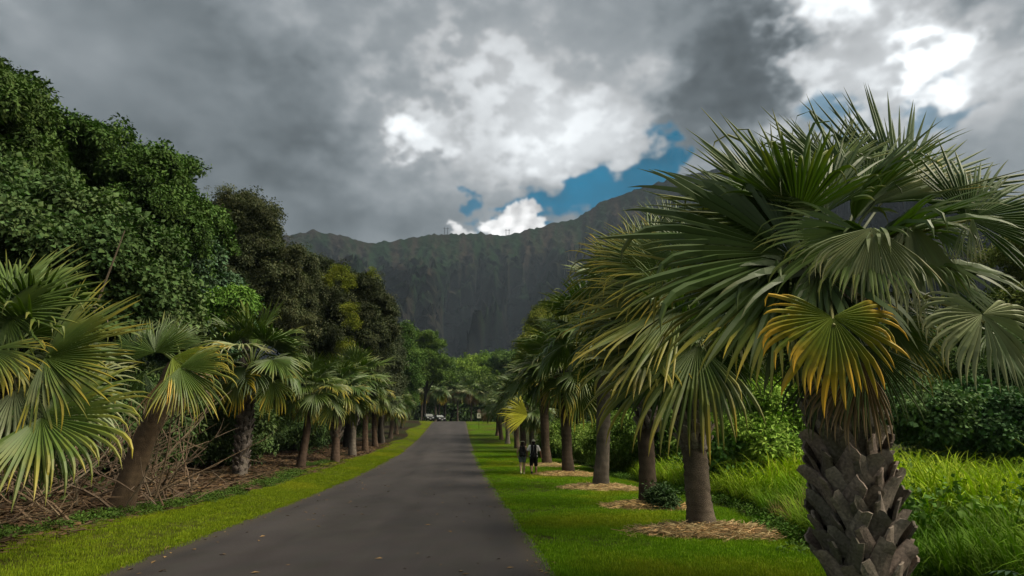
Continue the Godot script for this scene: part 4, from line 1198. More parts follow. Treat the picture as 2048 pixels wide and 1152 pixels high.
func make_grass() -> void:
	# mown blades on the two verges
	var kinds := []
	for k in 3:
		kinds.append(blade_clump(26, 0.055, 0.004, 0.16, 1.2, Color(0.115, 0.225, 0.010), Color(0.155, 0.275, 0.014), 2))
	for side in [-1.0, 1.0]:
		var where := [[], [], []]
		var tints := [[], [], []]
		for k in 26000 if side > 0 else 17000:
			var d := 6.5 + 52.0 * pow(rng.randf(), 1.9)
			var edge := 5.25 + 0.5 * sin(d * 0.21) if side < 0 else lerpf(6.5, 9.1, clampf((d - 8.0) / 11.0, 0.0, 1.0))
			var w: float = side * lerpf(3.0, edge, rng.randf())
			var x := road_x(d, w)
			var n := soft.get_noise_2d(w * 22.0, d * 14.0)
			if n < -0.2 and rng.randf() < 0.6:
				continue
			var big := 1.0 + d * 0.022
			var j := k % 3
			where[j].append(Transform3D(facing(Vector3.UP + ball() * 0.12, rf(0, TAU), Vector3(big, rf(0.6, 1.1) * (1.0 + d * 0.006), big)), on_ground(x, d) + Vector3(0, 0.01, 0)))
			var c := Color(1, 1, 1) if side > 0 else Color(1.12, 0.84, 1.0)
			tints[j].append(vary(c.lerp(Color(1.9, 1.12, 1.6), clampf(n * 1.8, 0.0, 0.75)), 0.25))
		for j in 3:
			var o := many("short_grass", kinds[j], where[j], tints[j], self)
			tag(o, "short mown grass of the %s verge" % ("left" if side < 0 else "right"), "grass", "", "stuff")
	# the rank tall grass on the right
	var tall := []
	for k in 4:
		tall.append(blade_clump(30, 1.3, 0.019, 0.32, 2.6, Color(0.125, 0.215, 0.013), Color(0.19, 0.285, 0.02), 7))
	var dry := blade_clump(30, 0.95, 0.010, 0.4, 2.2, Color(0.18, 0.13, 0.055), Color(0.24, 0.175, 0.075), 5)
	var places := [[], [], [], [], []]
	var tones := [[], [], [], [], []]
	for k in 7500:
		var d := 5.5 + 38.0 * pow(rng.randf(), 1.25)
		var edge := lerpf(6.9, 9.9, clampf((d - 8.0) / 11.0, 0.0, 1.0))
		var w := edge + 26.0 * pow(rng.randf(), 1.5)
		var x := road_x(d, w)
		if x > d * 0.95 + 3.0:
			continue
		if w < 7.8 and d < 9.2:
			continue
		var n := soft.get_noise_2d(x * 10.0, d * 10.0)
		var j := k % 4
		if Vector2(x - 6.6, d - 15.0).length() < 1.3 + n and rng.randf() < 0.85 or rng.randf() < 0.02:
			j = 4
		var h := (0.95 + 0.6 * n) * rf(0.7, 1.2) * lerpf(0.6, 1.0, clampf((w - edge) / 1.2, 0.0, 1.0))
		places[j].append(Transform3D(facing(Vector3.UP + ball() * 0.15, rf(0, TAU), Vector3(1.1, 1.0, 1.1) * h * 1.1), on_ground(x, d)))
		tones[j].append(vary(Color(1.0 + 0.5 * n, 1, 1) * clampf(1.0 + 1.1 * n, 0.5, 1.6), 0.25))
	for j in 5:
		var o := many("tall_grass" if j < 4 else "dry_grass", tall[j] if j < 4 else dry, places[j], tones[j], self)
		tag(o, "rank waist-high bright green grass beyond the right palms" if j < 4 else "withered brown tussock among the tall grass", "grass", "", "stuff")


func straw_ring(x: float, d: float, rx: float, rz: float, n: int, label: String) -> void:
	var o := thing("straw_ring", on_ground(x, d), label, "mulch", "straw rings round the right palms")
	var g := MB.new()
	var k0 := 0
	for r in 6:
		for s in 28:
			var a := TAU * s / 28
			var t := r / 5.0
			var wob := 1.0 + 0.12 * soft.get_noise_2d(cos(a) * 40.0 + x * 70.0, sin(a) * 40.0)
			var px := cos(a) * rx * t * wob
			var pz := sin(a) * rz * t * wob
			g.p(Vector3(px, ground(x + px, d - pz) - o.position.y + 0.11 * (1.0 - t * t) + 0.015 + (-0.03 if r == 5 else 0.0), pz), vary(Color(0.18, 0.125, 0.06), 0.25))
	for r in 5:
		for s in 28:
			var s2 := (s + 1) % 28
			g.q(r * 28 + s, r * 28 + s2, (r + 1) * 28 + s2, (r + 1) * 28 + s)
	part("mound", g.mesh(M.soil, true), o)
	var sm := MB.new()
	for k in 9:
		var p := Vector3(rf(-0.09, 0.09), rf(0, 0.03), rf(-0.09, 0.09))
		var a := rf(0, TAU)
		var v := Vector3(cos(a), rf(-0.15, 0.2), sin(a)) * rf(0.07, 0.2)
		sm.tube([p - v, p + Vector3(0, rf(0, 0.02), 0), p + v], [0.0035, 0.0045, 0.003], 3, vary(Color(0.42, 0.30, 0.145), 0.4))
	var mesh := sm.mesh(M.straw)
	var where := []
	var tints := []
	for k in n:
		var a := rf(0, TAU)
		var t := sqrt(rng.randf()) * (1.0 + 0.16 * soft.get_noise_2d(cos(a) * 60.0 + x * 90.0, sin(a) * 60.0) + (rf(0.0, 0.35) if rng.randf() < 0.15 else 0.0))
		var px := cos(a) * rx * t
		var pz := sin(a) * rz * t
		var y := ground(x + px, d - pz) - o.position.y + 0.12 * maxf(0.0, 1.0 - t * t) + 0.02
		where.append(Transform3D(facing(Vector3.UP + ball() * 0.25, rf(0, TAU), Vector3.ONE * rf(0.7, 1.5)), Vector3(px, y, pz)))
		tints.append(Color(1, 1, 1) * rf(0.6, 1.35))
	many("straw", mesh, where, tints, o)


func make_straw() -> void:
	straw_ring(3.75, 13.4, 1.3, 0.85, 800, "largest straw ring, round the palm with ringed trunk")
	straw_ring(3.6, 18.4, 1.1, 0.8, 520, "straw ring round the palm with pale leaf stubs")
	straw_ring(3.15, 24.8, 1.3, 1.05, 450, "straw ring round the slim brown trunk")
	straw_ring(2.6, 32.6, 1.4, 1.3, 400, "straw ring to the right of the walkers' feet")
	straw_ring(2.1, 40.0, 1.5, 1.5, 300, "straw ring behind the walking man")


func branch_mesh(l: float, r: float, col: Color) -> Mesh:
	var g := MB.new()
	var pts := [Vector3.ZERO]
	var radii := [r]
	var d := Vector3(rf(-0.1, 0.1), 1, rf(-0.1, 0.1)).normalized()
	for k in 5:
		d = (d + ball() * 0.22).normalized()
		pts.append(pts[-1] + d * l / 5.0)
		radii.append(r * (1.0 - 0.16 * (k + 1)))
	g.tube(pts, radii, 5, col, col * 1.2)
	for k in 3:
		var a: Vector3 = pts[rng.randi_range(2, 4)]
		var e := a + (d + ball() * 0.9).normalized() * l * rf(0.2, 0.4)
		g.tube([a, a.lerp(e, 0.5) + ball() * 0.04, e], [r * 0.5, r * 0.4, r * 0.2], 4, col * 1.1)
	return g.mesh(M.bark)


func make_brush() -> void:
	# the tangle of dead sticks at the edge of the wood
	var looks := ["tangle of dead sticks below the near left palm", "tangle of dead grey sticks behind the leaning palm"]
	var areas := [[-9.8, 12.0, 1.7, 1.6, 80, 1.7, 0.75], [-9.9, 16.6, 1.9, 1.6, 110, 2.0, 1.1]]
	for k in 2:
		var a: Array = areas[k]
		var o := thing("brush_pile", on_ground(a[0], a[1]), looks[k], "brush pile", "dead brush at the edge of the wood")
		var store := []
		for j in 10:
			store.append(branch_mesh(rf(0.9, 1.6) * a[5], rf(0.014, 0.04), vary(Color(0.27, 0.20, 0.13), 0.3)))
		for j in a[4]:
			var px := rf(-a[2], a[2])
			var pz := rf(-a[3], a[3])
			var tilt := Vector3(rf(-1, 1), rf(0.15, 1.1), rf(-0.6, 0.6)).normalized()
			var y := ground(a[0] + px, a[1] - pz) - o.position.y + rf(0, a[6]) * rng.randf()
			part("branch", store[j % 10], o, Transform3D(facing(tilt, rf(0, TAU), Vector3.ONE * rf(0.6, 1.1)), Vector3(px, y, pz)))
	# fallen twigs and dead leaves on the bare ground
	var tm := MB.new()
	for k in 8:
		var p := Vector3(rf(-0.3, 0.3), 0.01, rf(-0.3, 0.3))
		var a := rf(0, TAU)
		var v := Vector3(cos(a), rf(-0.05, 0.1), sin(a)) * rf(0.08, 0.3)
		tm.tube([p - v, p + v], [0.007, 0.004], 3, vary(Color(0.11, 0.075, 0.045), 0.4))
		var q := Vector3(rf(-0.3, 0.3), 0.02, rf(-0.3, 0.3))
		var e := Vector3(cos(a + 1), 0.1, sin(a + 1)) * 0.07
		var f := Vector3(cos(a + 2.6), 0.15, sin(a + 2.6)) * 0.05
		var col := vary(Color(0.09, 0.058, 0.03), 0.4)
		var i0 := tm.p(q - e, col)
		tm.p(q + f, col)
		tm.p(q + e, col)
		tm.p(q - f, col)
		tm.q(i0, i0 + 1, i0 + 2, i0 + 3)
	var mesh := tm.mesh(M.straw)
	var where := []
	var tints := []
	for k in 3600:
		var d := 9.0 + 60.0 * pow(rng.randf(), 1.5)
		var w := -(5.2 + 6.0 * pow(rng.randf(), 1.3))
		where.append(Transform3D(facing(Vector3.UP + ball() * 0.15, rf(0, TAU), Vector3.ONE * rf(0.7, 1.6)), on_ground(road_x(d, w), d)))
		tints.append(Color(1, 1, 1) * rf(0.5, 1.4))
	tag(many("leaf_litter", mesh, where, tints, self), "dead leaves and twigs on the ground under the left palms", "leaf litter", "", "stuff")


# ---------------------------------------------------------------- walkers
# bones [a, b, radius at a, radius at b] -> one smooth skin (surface nets over a grid)
func skin(g: MB, bones: Array, cell: float, k: float, tint: Callable) -> void:
	var lo := Vector3.INF
	var hi := -Vector3.INF
	for b in bones:
		var r: float = maxf(b[2], b[3])
		lo = lo.min(b[0] - Vector3.ONE * r).min(b[1] - Vector3.ONE * r)
		hi = hi.max(b[0] + Vector3.ONE * r).max(b[1] + Vector3.ONE * r)
	lo -= Vector3.ONE * cell * 3
	hi += Vector3.ONE * cell * 3
	var nx := int((hi.x - lo.x) / cell) + 1
	var ny := int((hi.y - lo.y) / cell) + 1
	var nz := int((hi.z - lo.z) / cell) + 1
	var f := PackedFloat32Array()
	f.resize(nx * ny * nz)
	f.fill(1.0)
	for b in bones:
		var p0: Vector3 = b[0]
		var ab: Vector3 = b[1] - p0
		var l2 := maxf(ab.length_squared(), 1e-9)
		var r0: float = b[2]
		var r1: float = b[3]
		var m := maxf(r0, r1) + k + cell * 2
		var blo := p0.min(b[1]) - Vector3.ONE * m - lo
		var bhi := p0.max(b[1]) + Vector3.ONE * m - lo
		for z in range(maxi(0, int(blo.z / cell)), mini(nz, int(bhi.z / cell) + 2)):
			for y in range(maxi(0, int(blo.y / cell)), mini(ny, int(bhi.y / cell) + 2)):
				for x in range(maxi(0, int(blo.x / cell)), mini(nx, int(bhi.x / cell) + 2)):
					var p := lo + Vector3(x, y, z) * cell
					var t := clampf((p - p0).dot(ab) / l2, 0.0, 1.0)
					var d := (p - p0 - ab * t).length() - lerpf(r0, r1, t)
					var i := (z * ny + y) * nx + x
					var h := clampf(0.5 + 0.5 * (f[i] - d) / k, 0.0, 1.0)
					f[i] = lerpf(f[i], d, h) - k * h * (1.0 - h) if f[i] < 0.9 else minf(f[i], d)
	var at := {}
	for z in nz - 1:
		for y in ny - 1:
			for x in nx - 1:
				var i := (z * ny + y) * nx + x
				if f[i] > 4.0 * cell or f[i] < -4.0 * cell:
					continue
				var sum := Vector3.ZERO
				var n := 0
				for e in 12:
					var ax := e / 4
					var u := e % 2
					var v := (e / 2) % 2
					var c0 := Vector3i(0, u, v) if ax == 0 else Vector3i(u, 0, v) if ax == 1 else Vector3i(u, v, 0)
					var c1 := c0
					c1[ax] = 1
					var fa := f[i + (c0.z * ny + c0.y) * nx + c0.x]
					var fb := f[i + (c1.z * ny + c1.y) * nx + c1.x]
					if (fa < 0.0) != (fb < 0.0):
						sum += Vector3(c0).lerp(Vector3(c1), fa / (fa - fb))
						n += 1
				if n:
					var pos := lo + (Vector3(x, y, z) + sum / n) * cell
					at[i] = g.p(pos, (tint as Callable).call(pos))
	for i in at:
		var x: int = i % nx
		var y: int = (i / nx) % ny
		var z: int = i / (nx * ny)
		if y > 0 and z > 0 and x < nx - 1 and (f[i] < 0.0) != (f[i + 1] < 0.0):
			net_quad(g, at, [i, i - nx, i - nx - nx * ny, i - nx * ny], f[i] < 0.0)
		if x > 0 and z > 0 and (f[i] < 0.0) != (f[i + nx] < 0.0):
			net_quad(g, at, [i, i - nx * ny, i - 1 - nx * ny, i - 1], f[i] < 0.0)
		if x > 0 and y > 0 and (f[i] < 0.0) != (f[i + nx * ny] < 0.0):
			net_quad(g, at, [i, i - 1, i - 1 - nx, i - nx], f[i] < 0.0)


func net_quad(g: MB, at: Dictionary, c: Array, inside: bool) -> void:
	for k in c:
		if not at.has(k):
			return
	if inside:
		g.q(at[c[0]], at[c[3]], at[c[2]], at[c[1]])
	else:
		g.q(at[c[0]], at[c[1]], at[c[2]], at[c[3]])


func hand_bones(wrist: Vector3, along: Vector3, thumb: Vector3) -> Array:
	along = along.normalized()
	thumb = (thumb - along * thumb.dot(along)).normalized()
	var inward := along.cross(thumb).normalized()
	var out := [[wrist, wrist + along * 0.075, 0.022, 0.026]]
	for k in 4:
		var side := thumb * (0.027 - 0.018 * k)
		var a := wrist + along * 0.075 + side
		var l: float = [0.036, 0.041, 0.038, 0.029][k]
		var b := a + (along + inward * 0.25).normalized() * l
		var c := b + (along + inward * 0.75).normalized() * l * 0.75
		out.append([wrist + along * 0.03 + side * 0.7, a, 0.011, 0.0095])
		out.append([a, b, 0.0092, 0.0085])
		out.append([b, c, 0.0085, 0.007])
	var t0 := wrist + along * 0.028 + thumb * 0.022
	var t1 := t0 + (along * 0.7 + thumb * 0.7).normalized() * 0.038
	out.append([t0, t1, 0.012, 0.0105])
	out.append([t1, t1 + (along + thumb * 0.25 + inward * 0.3).normalized() * 0.028, 0.0105, 0.008])
	return out


# a walker seen from behind; they walk away from the camera (-z). Arms and legs come as joints.
func walker(o: Node3D, s: Dictionary) -> void:
	var h: float = s.height / 1.6
	var J := {}
	for key in s.joints:
		J[key] = s.joints[key] * h
	var skin_tone: Color = s.skin
	var female: bool = s.female
	var sw := (0.165 if female else 0.19) * h
	var body := MB.new()
	var bones := []
	var neck: Vector3 = J.neck
	var head: Vector3 = J.head
	var pelvis: Vector3 = J.pelvis
	var chest: Vector3 = J.chest
	var waist := pelvis.lerp(chest, 0.5)
	# trunk as paired bones, so that it is wider than deep
	for sx in [-1.0, 1.0]:
		bones.append([pelvis + Vector3(sx * 0.085, 0, 0) * h, waist + Vector3(sx * 0.06, 0, 0) * h, 0.105 * h, 0.085 * h])
		bones.append([waist + Vector3(sx * 0.06, 0, 0) * h, chest + Vector3(sx * 0.085, 0, 0) * h, 0.085 * h, 0.098 * h])
		bones.append([chest + Vector3(sx * 0.08, 0.06, 0) * h, neck + Vector3(sx * 0.05, -0.05, 0) * h, 0.085 * h, 0.055 * h])
	bones.append([neck + Vector3(0, -0.06, 0) * h, head + Vector3(0, -0.08, 0) * h, 0.054 * h, 0.05 * h])
	var skin_of := func(_p): return skin_tone
	for sd in ["l", "r"]:
		var sx := -1.0 if sd == "l" else 1.0
		var sh: Vector3 = neck + Vector3(sx * sw, -0.065 * h, 0)
		bones.append([neck + Vector3(sx * 0.04, -0.05, 0) * h, sh, 0.055 * h, 0.056 * h])
		bones.append([sh, J["elbow_" + sd], 0.052 * h, 0.037 * h])
		bones.append([J["elbow_" + sd], J["wrist_" + sd], 0.038 * h, 0.025 * h])
		var hip := pelvis + Vector3(sx * 0.085, -0.04, 0) * h
		bones.append([hip, J["knee_" + sd], 0.092 * h, 0.055 * h])
		var calf: Vector3 = J["knee_" + sd].lerp(J["ankle_" + sd], 0.33) + Vector3(0, 0, 0.015) * h
		bones.append([J["knee_" + sd], calf, 0.052 * h, 0.056 * h])
		bones.append([calf, J["ankle_" + sd], 0.056 * h, 0.034 * h])
		bones.append([J["ankle_" + sd], J["toe_" + sd], 0.036 * h, 0.026 * h])
	skin(body, bones, 0.02, 0.035, skin_of)
	# head with brow, nose, chin and ears, looking ahead
	var hb := [[head + Vector3(0, 0.02, 0.012) * h, head + Vector3(0, 0.015, -0.02) * h, 0.085 * h, 0.08 * h], [head + Vector3(0, -0.03, -0.03) * h, head + Vector3(0, -0.085, -0.062) * h, 0.062 * h, 0.028 * h], [head + Vector3(0, 0.0, -0.095) * h, head + Vector3(0, -0.028, -0.108) * h, 0.009, 0.013], [head + Vector3(0, -0.09, 0) * h, neck + Vector3(0, -0.02, 0) * h, 0.05 * h, 0.052 * h]]
	for sx in [-1.0, 1.0]:
		hb.append([head + Vector3(sx * 0.086, 0.01, 0) * h, head + Vector3(sx * 0.088, -0.03, -0.004) * h, 0.014, 0.009])
		hb.append([head + Vector3(sx * 0.03, -0.002, -0.086) * h, head + Vector3(sx * 0.036, -0.002, -0.084) * h, 0.012, 0.01])
	skin(body, hb, 0.009, 0.012, skin_of)
	for sd in ["l", "r"]:
		var wrist: Vector3 = J["wrist_" + sd]
		skin(body, hand_bones(wrist, wrist - J["elbow_" + sd], Vector3(0, 0, -1)), 0.005, 0.006, skin_of)
	part("body", body.mesh(M.skin, true), o)
	# clothes follow the same bones, a little farther out
	var top := MB.new()
	var tb := []
	for j in 6:
		if female and j % 3 == 2:
			continue
		tb.append([bones[j][0], bones[j][1], bones[j][2] + 0.014, bones[j][3] + 0.012])
	if not female:
		for sd in ["l", "r"]:
			var sx := -1.0 if sd == "l" else 1.0
			var sh: Vector3 = neck + Vector3(sx * sw, -0.065 * h, 0)
			tb.append([neck + Vector3(sx * 0.04, -0.05, 0) * h, sh, 0.066 * h, 0.068 * h])
			tb.append([sh, sh.lerp(J["elbow_" + sd], 0.72), 0.066 * h, 0.062 * h])
	skin(top, tb, 0.02, 0.03, func(_p): return s.shirt)
	part("shirt" if not female else "tank_top", top.mesh(M.cloth, true), o)
	var low := MB.new()
	var lb := []
	for sd in ["l", "r"]:
		var sx := -1.0 if sd == "l" else 1.0
		var hip := pelvis + Vector3(sx * 0.085, -0.02, 0) * h
		lb.append([pelvis + Vector3(sx * 0.08, 0.07, 0) * h, hip, 0.105 * h, 0.115 * h])
		lb.append([hip, hip.lerp(J["knee_" + sd], 0.45 if female else 0.95), 0.115 * h, 0.098 * h if female else 0.085 * h])
	skin(low, lb, 0.02, 0.03, func(_p): return s.shorts)
	part("shorts", low.mesh(M.cloth, true), o)
	for sd in ["l", "r"]:
		var sg := MB.new()
		var an: Vector3 = J["ankle_" + sd]
		var toe: Vector3 = J["toe_" + sd]
		var heel: Vector3 = an + (an - toe).normalized() * 0.03 + Vector3(0, -0.035, 0) * h
		skin(sg, [[heel, toe, 0.042 * h, 0.036 * h], [an + Vector3(0, 0.02, 0), heel, 0.046 * h, 0.042 * h], [an, an.lerp(toe, 0.6), 0.044 * h, 0.036 * h]], 0.012, 0.015, func(_p): return s.shoes)
		part("shoe", sg.mesh(M.cloth, true), o)
	# backpack with straps
	var bag := MB.new()
	var bh: float = s.bag
	var bc := chest + Vector3(0, -0.04, 0.155) * h
	var bb := []
	for sx in [-1.0, 1.0]:
		bb.append([bc + Vector3(sx * 0.075, bh * 0.5, -0.01), bc + Vector3(sx * 0.08, -bh * 0.5, 0.02), 0.06, 0.075])
	bb.append([bc + Vector3(0, -bh * 0.25, 0.06), bc + Vector3(0, -bh * 0.45, 0.06), 0.06, 0.06])
	skin(bag, bb, 0.016, 0.03, func(_p): return s.bagcol)
	var bo := part("backpack", bag.mesh(M.cloth, true), o)
	for sx in [-1.0, 1.0]:
		var st := MB.new()
		var sp := neck + Vector3(sx * 0.1 * h, -0.02 * h, 0)
		st.tube([bc + Vector3(sx * 0.08, bh * 0.5, 0.0), sp + Vector3(0, 0.02, 0.03), sp + Vector3(0, 0.0, -0.07), chest + Vector3(sx * 0.13, 0, -0.12) * h, bc + Vector3(sx * 0.15, -bh * 0.35, -0.05)], [0.022, 0.024, 0.024, 0.022, 0.018], 6, s.bagcol)
		part("strap", st.mesh(M.cloth, true), bo)
	# hair and hat
	var hg := MB.new()
	var hair := [[head + Vector3(0, 0.03, 0.03) * h, head + Vector3(0, 0.04, -0.01) * h, 0.088 * h, 0.086 * h], [head + Vector3(0, 0.02, 0.045) * h, head + Vector3(0, -0.06, 0.05) * h, 0.075 * h, 0.055 * h]]
	if female:
		hair.append([head + Vector3(0, -0.05, 0.055) * h, neck + Vector3(0, -0.12, 0.075) * h, 0.07 * h, 0.05 * h])
	skin(hg, hair, 0.012, 0.02, func(_p): return Color(0.012, 0.01, 0.009))
	part("hair", hg.mesh(M.cloth, true), o)
	var cap := MB.new()
	if female:
		for k in 24:
			var a0 := TAU * k / 24.0
			var a1 := TAU * (k + 1) / 24.0
			var q0 := head + Vector3(cos(a0) * 0.104, 0.05 + 0.035 * sin(a0), sin(a0) * 0.118 + 0.012) * h
			var q1 := head + Vector3(cos(a1) * 0.104, 0.05 + 0.035 * sin(a1), sin(a1) * 0.118 + 0.012) * h
			cap.tube([q0, q1], [0.017, 0.017], 6, Color(0.6, 0.55, 0.42))
		cap.tube([head + Vector3(-0.05, 0.055, -0.1) * h, head + Vector3(-0.03, 0.04, -0.19) * h], [0.05, 0.03], 6, Color(0.6, 0.55, 0.42))
	else:
		skin(cap, [[head + Vector3(0, 0.06, 0.02) * h, head + Vector3(0, 0.06, -0.01) * h, 0.094 * h, 0.094 * h], [head + Vector3(-0.03, 0.04, -0.09) * h, head + Vector3(-0.03, 0.03, -0.16) * h, 0.022, 0.014], [head + Vector3(0.03, 0.04, -0.09) * h, head + Vector3(0.03, 0.03, -0.16) * h, 0.022, 0.014]], 0.012, 0.02, func(_p): return Color(0.42, 0.4, 0.3))
	part("visor" if female else "cap", cap.mesh(M.cloth, true), o)


func make_people() -> void:
	var w := thing("person", on_ground(0.5, 32.8), "walking person with long dark hair, black backpack and denim shorts", "person")
	walker(w, {"height": 1.56, "female": true, "skin": Color(0.5, 0.33, 0.2), "shirt": Color(0.05, 0.04, 0.04), "shorts": Color(0.13, 0.145, 0.175), "shoes": Color(0.6, 0.6, 0.3), "bag": 0.36, "bagcol": Color(0.012, 0.012, 0.013),
		"joints": {"pelvis": Vector3(0, 0.86, 0), "chest": Vector3(0, 1.16, -0.01), "neck": Vector3(0, 1.38, 0), "head": Vector3(0, 1.51, -0.015),
			"elbow_l": Vector3(-0.25, 1.08, 0.0), "wrist_l": Vector3(-0.23, 0.90, -0.13), "elbow_r": Vector3(0.24, 1.07, 0.04), "wrist_r": Vector3(0.27, 0.84, -0.02),
			"knee_l": Vector3(-0.085, 0.46, -0.03), "ankle_l": Vector3(-0.075, 0.13, 0.17), "toe_l": Vector3(-0.08, 0.04, 0.06),
			"knee_r": Vector3(0.075, 0.45, -0.09), "ankle_r": Vector3(0.075, 0.075, -0.1), "toe_r": Vector3(0.085, 0.03, -0.24)}})
	var m := thing("person", on_ground(1.03, 32.7), "walking person in pale cap, white shirt and black knee-length shorts", "person")
	walker(m, {"height": 1.6, "female": false, "skin": Color(0.22, 0.12, 0.07), "shirt": Color(0.8, 0.78, 0.75), "shorts": Color(0.01, 0.01, 0.011), "shoes": Color(0.012, 0.012, 0.012), "bag": 0.5, "bagcol": Color(0.009, 0.009, 0.01),
		"joints": {"pelvis": Vector3(0, 0.84, 0), "chest": Vector3(0, 1.15, -0.01), "neck": Vector3(0, 1.38, 0), "head": Vector3(0, 1.50, -0.015),
			"elbow_l": Vector3(-0.31, 1.10, 0.02), "wrist_l": Vector3(-0.34, 0.87, -0.05), "elbow_r": Vector3(0.31, 1.08, 0.03), "wrist_r": Vector3(0.36, 0.86, -0.1),
			"knee_l": Vector3(-0.11, 0.45, -0.05), "ankle_l": Vector3(-0.1, 0.12, 0.14), "toe_l": Vector3(-0.105, 0.035, 0.03),
			"knee_r": Vector3(0.11, 0.45, -0.06), "ankle_r": Vector3(0.12, 0.075, -0.04), "toe_r": Vector3(0.13, 0.03, -0.18)}})


# ---------------------------------------------------------------- parked cars
# a car seen from the front; it faces +z. heights of the outline along its length
func car(o: Node3D, col: Color, hood: Color, tall: float) -> void:
	var g := MB.new()
	var prof := [[2.15, 0.62, 0.60], [2.1, 0.82, 0.78], [1.2, 0.98, 0.84], [0.95, 1.0, 0.85], [-1.6, 1.0, 0.86], [-2.1, 0.95, 0.82], [-2.15, 0.6, 0.76]]
	var k := 0
	for s in prof:
		for c in [[-1.0, 0.30], [-1.06, 0.55], [-1.0, 0.9], [-0.86, 1.0], [0.0, 1.04], [0.86, 1.0], [1.0, 0.9], [1.06, 0.55], [1.0, 0.30]]:
			g.p(Vector3(c[0] * s[2], lerpf(0.24, s[1], c[1]), s[0]), hood if s[0] > 1.0 and c[1] > 0.95 else col)
	for j in prof.size() - 1:
		for c in 8:
			g.q(j * 9 + c, (j + 1) * 9 + c, (j + 1) * 9 + c + 1, j * 9 + c + 1)
	for e in [0, prof.size() - 1]:
		var m := g.p(Vector3(0, 0.6, prof[e][0]), col)
		for c in 8:
			if e == 0:
				g.t(m, e * 9 + c, e * 9 + c + 1)
			else:
				g.t(m, e * 9 + c + 1, e * 9 + c)
	# roof and pillars
	for sx in [-1.0, 1.0]:
		g.tube([Vector3(sx * 0.80, 0.98, 1.0), Vector3(sx * 0.66, tall - 0.04, 0.25)], [0.05, 0.05], 6, col)
		g.tube([Vector3(sx * 0.82, 0.98, -0.4), Vector3(sx * 0.68, tall - 0.04, -0.4)], [0.05, 0.05], 6, col)
		g.tube([Vector3(sx * 0.80, 0.98, -1.9), Vector3(sx * 0.66, tall - 0.05, -1.3)], [0.07, 0.06], 6, col)
	g.box(Vector3(-0.69, tall - 0.06, -1.35), Vector3(0.69, tall, 0.3), col)
	g.box(Vector3(-0.6, tall, -1.25), Vector3(0.6, tall + 0.03, 0.2), col)
	part("body", g.mesh(M.paint), o)
	var panes := {"windscreen": [Vector3(-0.78, 1.0, 1.0), Vector3(0.78, 1.0, 1.0), Vector3(0.64, tall - 0.05, 0.27), Vector3(-0.64, tall - 0.05, 0.27)], "rear_window": [Vector3(0.78, 1.0, -1.9), Vector3(-0.78, 1.0, -1.9), Vector3(-0.64, tall - 0.06, -1.33), Vector3(0.64, tall - 0.06, -1.33)]}
	for called in panes:
		var w := MB.new()
		for pt in panes[called]:
			w.p(pt, Color(0.3, 0.32, 0.3))  # pale glass colour, with part of the mirrored sky put into it
		w.q(0, 3, 2, 1)
		part(called, w.mesh(M.glass), o)
	for sx in [-1.0, 1.0]:
		var w := MB.new()
		for pt in [Vector3(sx * 0.83, 1.0, 0.9), Vector3(sx * 0.68, tall - 0.06, 0.22), Vector3(sx * 0.68, tall - 0.06, -1.3), Vector3(sx * 0.83, 1.0, -1.8)]:
			w.p(pt, Color(0.02, 0.022, 0.022))
		if sx > 0:
			w.q(0, 3, 2, 1)
		else:
			w.q(0, 1, 2, 3)
		part("side_window", w.mesh(M.glass), o)
		var l := MB.new()
		l.box(Vector3(-0.17, -0.08, -0.06), Vector3(0.17, 0.08, 0.05), Color(0.85, 0.85, 0.8), Basis(Vector3.BACK, sx * 0.18), Vector3(sx * 0.52, 0.68, 2.13))
		part("headlight", l.mesh(M.steel), o)
		var mi := MB.new()
		mi.box(Vector3(-0.1, -0.06, -0.04), Vector3(0.1, 0.07, 0.04), col, Basis.IDENTITY, Vector3(sx * 0.96, 1.05, 0.8))
		part("mirror", mi.mesh(M.paint), o)
		for z in [1.35, -1.4]:
			var t := MB.new()
			t.tube([Vector3(sx * 0.62, 0.33, z), Vector3(sx * 0.64, 0.33, z), Vector3(sx * 0.85, 0.33, z), Vector3(sx * 0.87, 0.33, z)], [0.29, 0.33, 0.33, 0.29], 20, Color(0.012, 0.012, 0.012))
			var wheel := part("wheel", t.mesh(M.cloth), o)
			var r := MB.new()
			r.tube([Vector3(sx * 0.8, 0.33, z), Vector3(sx * 0.885, 0.33, z)], [0.2, 0.19], 14, Color(0.4, 0.4, 0.4))
			part("rim", r.mesh(M.steel), wheel)
	var gr := MB.new()
	gr.box(Vector3(-0.42, 0.42, 2.1), Vector3(0.42, 0.60, 2.18), Color(0.012, 0.012, 0.012))
	part("grille", gr.mesh(M.plate), o)
	var np := MB.new()
	np.box(Vector3(-0.16, 0.36, 2.17), Vector3(0.16, 0.45, 2.2), Color(0.4, 0.4, 0.4))
	part("number_plate", np.mesh(M.plate), o)


func make_cars() -> void:
	var a := thing("parked_car", on_ground(-16.9, 138.0) + Vector3(0, 0.0, 0), "parked dark car left of the all black one, with bright headlights", "car", "cars parked beyond the crest")
	a.rotation.y = 0.28
	car(a, Color(0.02, 0.021, 0.022), Color(0.02, 0.021, 0.022), 1.5)
	var b := thing("parked_car", on_ground(-15.1, 140.5), "all black parked car just left of the road's head", "car", "cars parked beyond the crest")
	b.rotation.y = 0.42
	car(b, Color(0.011, 0.011, 0.012), Color(0.012, 0.012, 0.012), 1.42)


